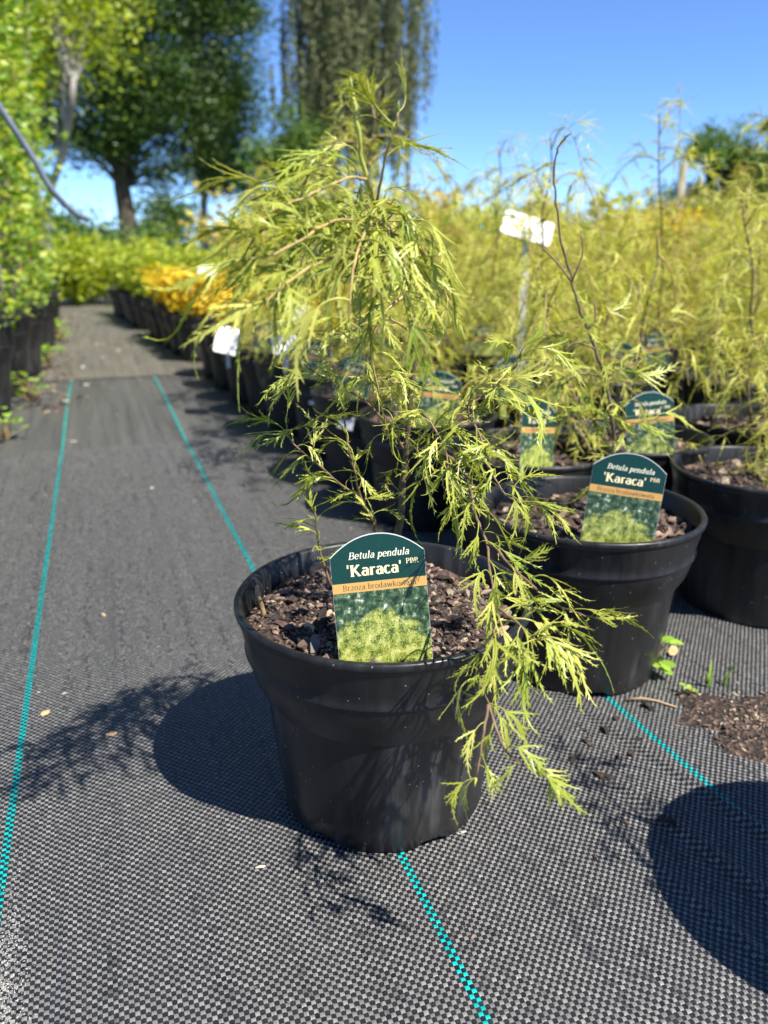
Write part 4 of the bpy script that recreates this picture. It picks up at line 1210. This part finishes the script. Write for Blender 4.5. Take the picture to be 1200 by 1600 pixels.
# ------------------------------------------------------------------ trees
def tree(name, label, base, h, trunk_r, crown, n_clump, per, size, mat, tmat, seed, weep=0.0, group=None):
    """crown: list of (dx, dy, z, rx, ry, rz) ellipsoids filled with clumps of leaves on limbs"""
    rng = random.Random(seed)
    e = thing(name, label, 'tree', base, 0, group)
    tr = MB()
    tp = [Vector((rng.gauss(0, .08) * i, rng.gauss(0, .08) * i, h * .92 * i / 8)) for i in range(9)]
    tp = smooth_path(tp, 3)
    tr.tube(tp, taper(len(tp), trunk_r, trunk_r * .15), 10)
    vols = [c[3] * c[4] * c[5] for c in crown]
    pts_all = []; fol = []
    for i in range(n_clump):
        c = rng.choices(crown, vols)[0]
        while True:
            q = Vector((rng.uniform(-1, 1), rng.uniform(-1, 1), rng.uniform(-1, 1)))
            if .25 < q.length < 1: break
        p = Vector((c[0] + q.x * c[3], c[1] + q.y * c[4], c[2] + q.z * c[5]))
        zt = max(.2 * h, min(p.z * rng.uniform(.55, .85), h * .9))
        o = min(tp, key=lambda t: abs(t.z - zt))
        mid = o.lerp(p, .5) + Vector((0, 0, (p - o).length * .12))
        tr.tube([o, mid, p], [trunk_r * .22, trunk_r * .12, trunk_r * .03], 5, cap=False)
        fol.append((p, rng.uniform(.55, 1.15)))
    cs = max(size * 4.2, .2 * (h ** .6))
    def fn(rg):
        p, s = fol[rg.randrange(len(fol))]
        if weep:
            a = rg.randrange(9) * 2.1 + p.x
            rad = cs * s * (.3 + .7 * ((a * 7.31) % 1))
            q = p + Vector((math.cos(a) * rad, math.sin(a) * rad, .2)) + Vector((rg.gauss(0, size * .35), rg.gauss(0, size * .35), -rg.random() ** 1.2 * weep * s))
            q.z = max(.6, q.z)
            return q, Vector((rg.gauss(0, .3), rg.gauss(0, .3), -1))
        q = p + Vector((rg.gauss(0, 1), rg.gauss(0, 1), rg.gauss(0, .62))) * cs * s * .62
        a = rg.uniform(0, 6.28)
        return q, Vector((math.cos(a), math.sin(a), rg.uniform(-.7, .5)))
    ob('trunk', tr.mesh('trunk', tmat), e)
    ob('crown', leafy_mesh(seed, n_clump * per, size, fn, mat, 'crown'), e, kind='stuff')
    return e
tree('broadleaf_tree', 'big dark broadleaf tree with thick forked trunk behind the nursery', (1.43, 33.2, -.1), 15, .42, [(-.3, 0, 9.0, 3.4, 2.4, 5.6), (1.4, .5, 6.2, 1.9, 1.8, 3.2), (-1.9, 0, 5.8, 1.6, 1.5, 2.2)], 210, 330, .15, M['dark_leaf'], M['trunk'], 701)
tree('broadleaf_tree', 'slender dark green tree with thin straight trunk, left of the weeping tree', (4.46, 34.4, -.1), 14, .2, [(.5, 0, 9.2, 2.0, 1.6, 5.4), (1.0, 0, 5.0, 1.6, 1.4, 2.4)], 140, 310, .15, M['dark_leaf'], M['trunk_pale'], 702)
tree('weeping_tree', 'tall olive-grey weeping tree with hanging curtains of foliage', (8.35, 28.5, -.1), 13, .3, [(1.1, 0, 9.0, 2.5, 2.0, 3.8), (.6, 0, 6.4, 2.3, 2, 2.4)], 190, 340, .12, M['olive_leaf'], M['trunk_pale'], 703, weep=3.4)
tree('broadleaf_tree', 'low dark green bushy tree in front of the weeping tree', (6.0, 27.4, -.1), 4.6, .14, [(0, 0, 2.6, 1.3, 1.3, 1.7), (.9, 0, 3.9, 1.0, 1, 1.2)], 45, 260, .13, M['mid_leaf'], M['trunk'], 704)
tree('broadleaf_tree', 'small distant dark tree in the gap between two trunks', (4.2, 45, -.1), 3.2, .12, [(0, 0, 1.9, 1.3, 1.3, 1.2)], 26, 130, .22, M['dark_leaf'], M['trunk'], 705)
tree('broadleaf_tree', 'rounded mid-green tree standing behind the grey post', (18.5, 20.6, -.1), 4.6, .2, [(.0, 0, 2.5, 1.7, 1.6, 1.5), (1.4, -.5, 3.0, 1.5, 1.6, 1.5), (-1.1, 0, 1.7, 1.1, 1, 1.1)], 75, 260, .12, M['mid_leaf'], M['trunk'], 706)
tree('golden_tree', 'yellow-tinged young tree above the tall shrubs left of the path', (-.35, 9.2, -.1), 4.4, .06, [(.1, 0, 3.1, .75, .7, 1.2)], 46, 240, .06, M['lime_leaf'], M['trunk_pale'], 707)
for i, (x, y, hh) in enumerate(((-3, 44, 2.6), (-.5, 46, 2.2), (2.4, 43, 1.7), (7.5, 42, 1.9), (10, 40, 2.2), (13, 38, 2), (16, 36, 2.1), (20, 33, 2), (24, 30, 2))):
    tree('broadleaf_tree', 'low far green tree in the belt along the horizon', (x, y, -.1), hh, .1, [(0, 0, hh * .6, 1.7, 1.4, hh * .45)], 22, 120, .24, M['mid_leaf'], M['trunk'], 720 + i, group='far belt of low trees')

# ------------------------------------------------------------------ litter, spilled soil, seedlings
rng = random.Random(55)
def bit(name, label, cat, x, y, s, mat, group=None, flat=.25):
    mb = MB(); c = rng.choice(CHIP_MB)
    mb.add([(v[0] * s, v[1] * s, v[2] * s * flat * 2) for v in c.v], c.f)
    z = float(ripple(np.array(x), np.array(y))) + s * .08 + .0006 if (y < Y1 and x > -.30) else (.0035 if y > 3 else .001)
    return thing(name, label, cat, (x, y, z), rng.uniform(0, 6.28), group, data=mb.mesh(name, mat, False))
M['tan'] = simple('dry_leaf_bit', (0.50, 0.34, 0.17), .8, .3, .2, 200)
M['stone'] = simple('pale_stone', (0.40, 0.36, 0.30), .8, .3, .15, 200)
for x, y, s in ((-.03, .681, .010), (-.092, .743, .010), (-.033, .959, .009), (.024, .713, .009)):
    bit('dry_leaf_scrap', 'tan dry leaf scrap lying on the black cloth by the teal line', 'leaf scrap', x, y, s, M['tan'], 'dry leaf scraps on the path')
for x, y, s in ((-.1, .786, .004), (-.075, .777, .005), (.071, .467, .006), (.064, 1.512, .012), (.228, .448, .006), (-.088, 1.998, .014), (.303, 3.119, .03), (-.075, 3.35, .035), (.002, 3.638, .03), (-.06, 2.9, .02), (-.12, 2.6, .02), (.08, 3.9, .03), (-.02, 4.2, .035)):
    bit('pebble', 'small pale pebble lying on the black path cloth', 'pebble', x, y, s, M['stone'], 'pale pebbles on the path')
for x, y, s in ((.374, .468, .017), (.364, .498, .010), (.392, .514, .010), (.419, .488, .010), (.437, .503, .008), (.418, .526, .012), (.405, .488, .007), (.338, .484, .011), (.481, .544, .014), (.388, .401, .012), (.312, .388, .006), (.357, .413, .007), (.44, .54, .008), (.40, .535, .007)):
    bit('soil_crumb', 'dark brown crumb of spilled soil on the cloth near the soil patch', 'soil crumb', x, y, s, CHIPS[0].materials[0] if False else M['soil'], 'spilled soil crumbs', .6)
bit('dry_leaf_scrap', 'curled tan bark scrap beside the seedling at the foot of the labelled pot', 'leaf scrap', .585, .632, .026, M['tan'])
# spilled soil patch: low uneven heap with crumbs
def heap():
    mb = MB(); nr, na = 10, 40
    rg = random.Random(8)
    rim = [1 + .22 * math.sin(3 * 2 * math.pi * k / na + 1) + .12 * math.sin(7 * 2 * math.pi * k / na) + rg.uniform(-.08, .08) for k in range(na)]
    vs = [(0, 0, .007)]
    for i in range(1, nr + 1):
        f = i / nr
        for k in range(na):
            a = 2 * math.pi * k / na
            x = .085 * f * rim[k] * math.cos(a); y = .062 * f * rim[k] * math.sin(a)
            vs.append((x, y, .007 * (1 - f ** 2) + .0015 * rg.uniform(-1, 1) * (1 - f) - (.003 if i == nr else 0)))
    fs = [(0, 1 + k, 1 + (k + 1) % na) for k in range(na)]
    for i in range(nr - 1):
        o = 1 + i * na
        for k in range(na):
            fs.append((o + k, o + na + k, o + na + (k + 1) % na, o + (k + 1) % na))
    mb.add(vs, fs)
    return mb.mesh('soil_patch', M['soil'])
sp = thing('soil_patch', 'patch of spilled dark brown soil on the cloth beside the teal line', 'soil', (.565, .485, .0018), R(-10), data=heap())
mb = MB()
for i in range(420):
    a = rng.uniform(0, 6.28); q = abs(rng.gauss(0, .55)); s = rng.uniform(.0015, .006)
    x, y = .085 * q * math.cos(a), .065 * q * math.sin(a)
    c = rng.choice(CHIP_MB); m = Matrix.Translation((x, y, .0068 * max(0, 1 - q * q) + s * .15)) @ Matrix.Rotation(rng.uniform(0, 6.28), 4, 'Z') @ Matrix.Rotation(rng.gauss(0, .4), 4, 'X') @ Matrix.Scale(s, 4)
    mb.add([m @ Vector(v) for v in c.v], c.f)
ob('crumbs', mb.mesh('crumbs', M['chips'], False), sp, kind='stuff')
# dry twig
mb = MB(); mb.tube([(0, 0, .004), (.014, -.006, .006), (.027, -.014, .005), (.040, -.030, .004)], [.0011, .0014, .0012, .0007], 6)
thing('dry_twig', 'short dry twig lying across the cloth beside the soil patch', 'twig', (.468, .562, .001), 0, data=mb.mesh('dry_twig', M['cane']))
# seedling weeds
def seedling(label, loc, n, r, lf, seed, mat):
    rg = random.Random(seed)
    e = thing('seedling', label, 'weed', loc, 0)
    mb = MB()
    tips = []
    for i in range(n):
        a = i * 2.4 + rg.uniform(-.3, .3); q = r * rg.uniform(.3, 1)
        t = Vector((math.cos(a) * q * .7, math.sin(a) * q * .7, r * rg.uniform(.3, 1.5)))
        mb.tube([(0, 0, 0), t * .5 + Vector((0, 0, .004)), t], [.0008, .0007, .0005], 5, cap=False)
        tips.append((t, a))
    ob('stem', mb.mesh('stem', M['twig_young']), e)
    m2 = MB(); k = 8
    vs = [(0, 0, 0)]
    for j in range(k):
        b = 2 * math.pi * j / k
        vs.append((.5 + .5 * math.cos(b), .36 * math.sin(b), .12 * abs(math.sin(b))))
    m2.add([(.5, 0, 0)] + vs[1:], [(0, 1 + j, 1 + (j + 1) % k) for j in range(k)])
    lm = m2.mesh('leaf', mat)
    for t, a in tips:
        o = ob('leaf', lm, e)
        o.matrix_local = Matrix.Translation(t) @ Matrix.Rotation(a, 4, 'Z') @ Matrix.Rotation(rg.uniform(-.5, .2), 4, 'Y') @ Matrix.Scale(lf * rg.uniform(.7, 1.2), 4)
    return e
M['weed'] = leaf_mat('weed_leaf', [(.24, .42, .05), (.36, .54, .08), (.3, .46, .06)], .35, .4, 'object')
seedling('bright green round-leaved seedling at the foot of the labelled neighbour pot', (.532, .607, .001), 18, .026, .017, 1, M['weed'])
seedling('tiny green seedling at the edge of the spilled soil', (.537, .548, .003), 5, .008, .008, 2, M['weed'])
seedling('tiny green seedling sprouting from the soil in the front pot', (.118, .486, .163), 4, .004, .005, 3, M['weed'])
seedling('leafy weed growing at the base of the first large pot left of the path', (-.245, 2.06, .001), 26, .06, .024, 4, M['weed'])
seedling('leafy weed growing between large pots left of the path', (-.225, 2.62, .001), 26, .06, .024, 5, M['weed'])
seedling('pale leafy weed beyond the cloth seam left of the path', (-.2, 3.35, .001), 28, .06, .03, 6, M['weed'])
seedling('low leafy weed farthest along the left path edge', (-.19, 4.4, .001), 28, .07, .035, 7, M['weed'])
def sprout(label, loc, seed):
    rg = random.Random(seed); e = thing('grass_sprout', label, 'weed', loc, 0)
    for i in range(3):
        mb = MB(); a = rg.uniform(0, 6.28); h = rg.uniform(.014, .03)
        pts = [Vector((math.cos(a) * h * .35 * u * u, math.sin(a) * h * .35 * u * u, h * u)) for u in (0, .3, .6, .85, 1)]
        s = Vector((-math.sin(a), math.cos(a), 0))
        vs = []; fs = []
        for j, p in enumerate(pts):
            w = .0016 * (1 - (j / 4) ** 2) + .0001
            vs += [p - s * w, p + Vector((math.cos(a), math.sin(a), 0)) * w * .4, p + s * w]
            if j: o = j * 3; fs += [(o - 3, o - 2, o + 1, o), (o - 2, o - 1, o + 2, o + 1)]
        mb.add(vs, fs)
        ob('blade', mb.mesh('blade', M['weed']), e)
sprout('slim pale grass sprout at the edge of the spilled soil', (.57, .557, .002), 1)
sprout('short grass sprout in the shade behind the spilled soil', (.588, .553, .002), 2)
# pale sand swept along the left teal line
mb = MB()
for i in range(1500):
    y = .34 + abs(rng.gauss(0, .075)); x = -.099 + rng.gauss(0, .0035 + .006 * rng.random()) - .02 * (y - .3)
    s = rng.uniform(.0004, .0016)
    c = CHIP_MB[i % 10]
    m = Matrix.Translation((x, y, float(ripple(np.array(x), np.array(y))) + .0007)) @ Matrix.Rotation(rng.uniform(0, 6.28), 4, 'Z') @ Matrix.Scale(s, 4)
    mb.add([m @ Vector(v) for v in c.v], c.f)
ob('sand', mb.mesh('sand', M['dust'], False), None, kind='stuff')
bpy.data.objects['sand']['label'] = 'pale sand grains scattered along the left teal line'
bpy.data.objects['sand']['category'] = 'sand'
# bark litter along the left pots, past the seam
mb = MB()
for i in range(500):
    y = rng.uniform(2.4, 6.5); x = -.17 + rng.gauss(0, .05) - .01 * (y - 3)
    s = rng.uniform(.006, .022); c = CHIP_MB[i % 10]
    m = Matrix.Translation((x, y, .001 + s * .12)) @ Matrix.Rotation(rng.uniform(0, 6.28), 4, 'Z') @ Matrix.Scale(s, 4)
    mb.add([m @ Vector(v) for v in c.v], c.f)
lt = ob('bark_litter', mb.mesh('bark_litter', M['chips'], False), None, kind='stuff')
lt['label'] = 'brown bark litter strewn along the left path edge'; lt['category'] = 'litter'

# fine grit blown over the cloth
mb = MB()
for i in range(420):
    y = .35 + 4.2 * rng.random() ** 1.3; x = rng.uniform(-.22, .42)
    s = rng.uniform(.0012, .0035) * (1 + .9 * max(0, y - .8)); c = CHIP_MB[i % 10]
    z = float(ripple(np.array(x), np.array(y))) + .0006 if y < Y1 else (.003 if y > 3 else -.0006)
    m = Matrix.Translation((x, y, z + s * .1)) @ Matrix.Rotation(rng.uniform(0, 6.28), 4, 'Z') @ Matrix.Scale(s, 4)
    mb.add([m @ Vector(v) for v in c.v], c.f)
gr = ob('grit', mb.mesh('grit', M['chips'], False), None, kind='stuff')
gr['label'] = 'fine brown grit scattered over the black path cloth'; gr['category'] = 'grit'
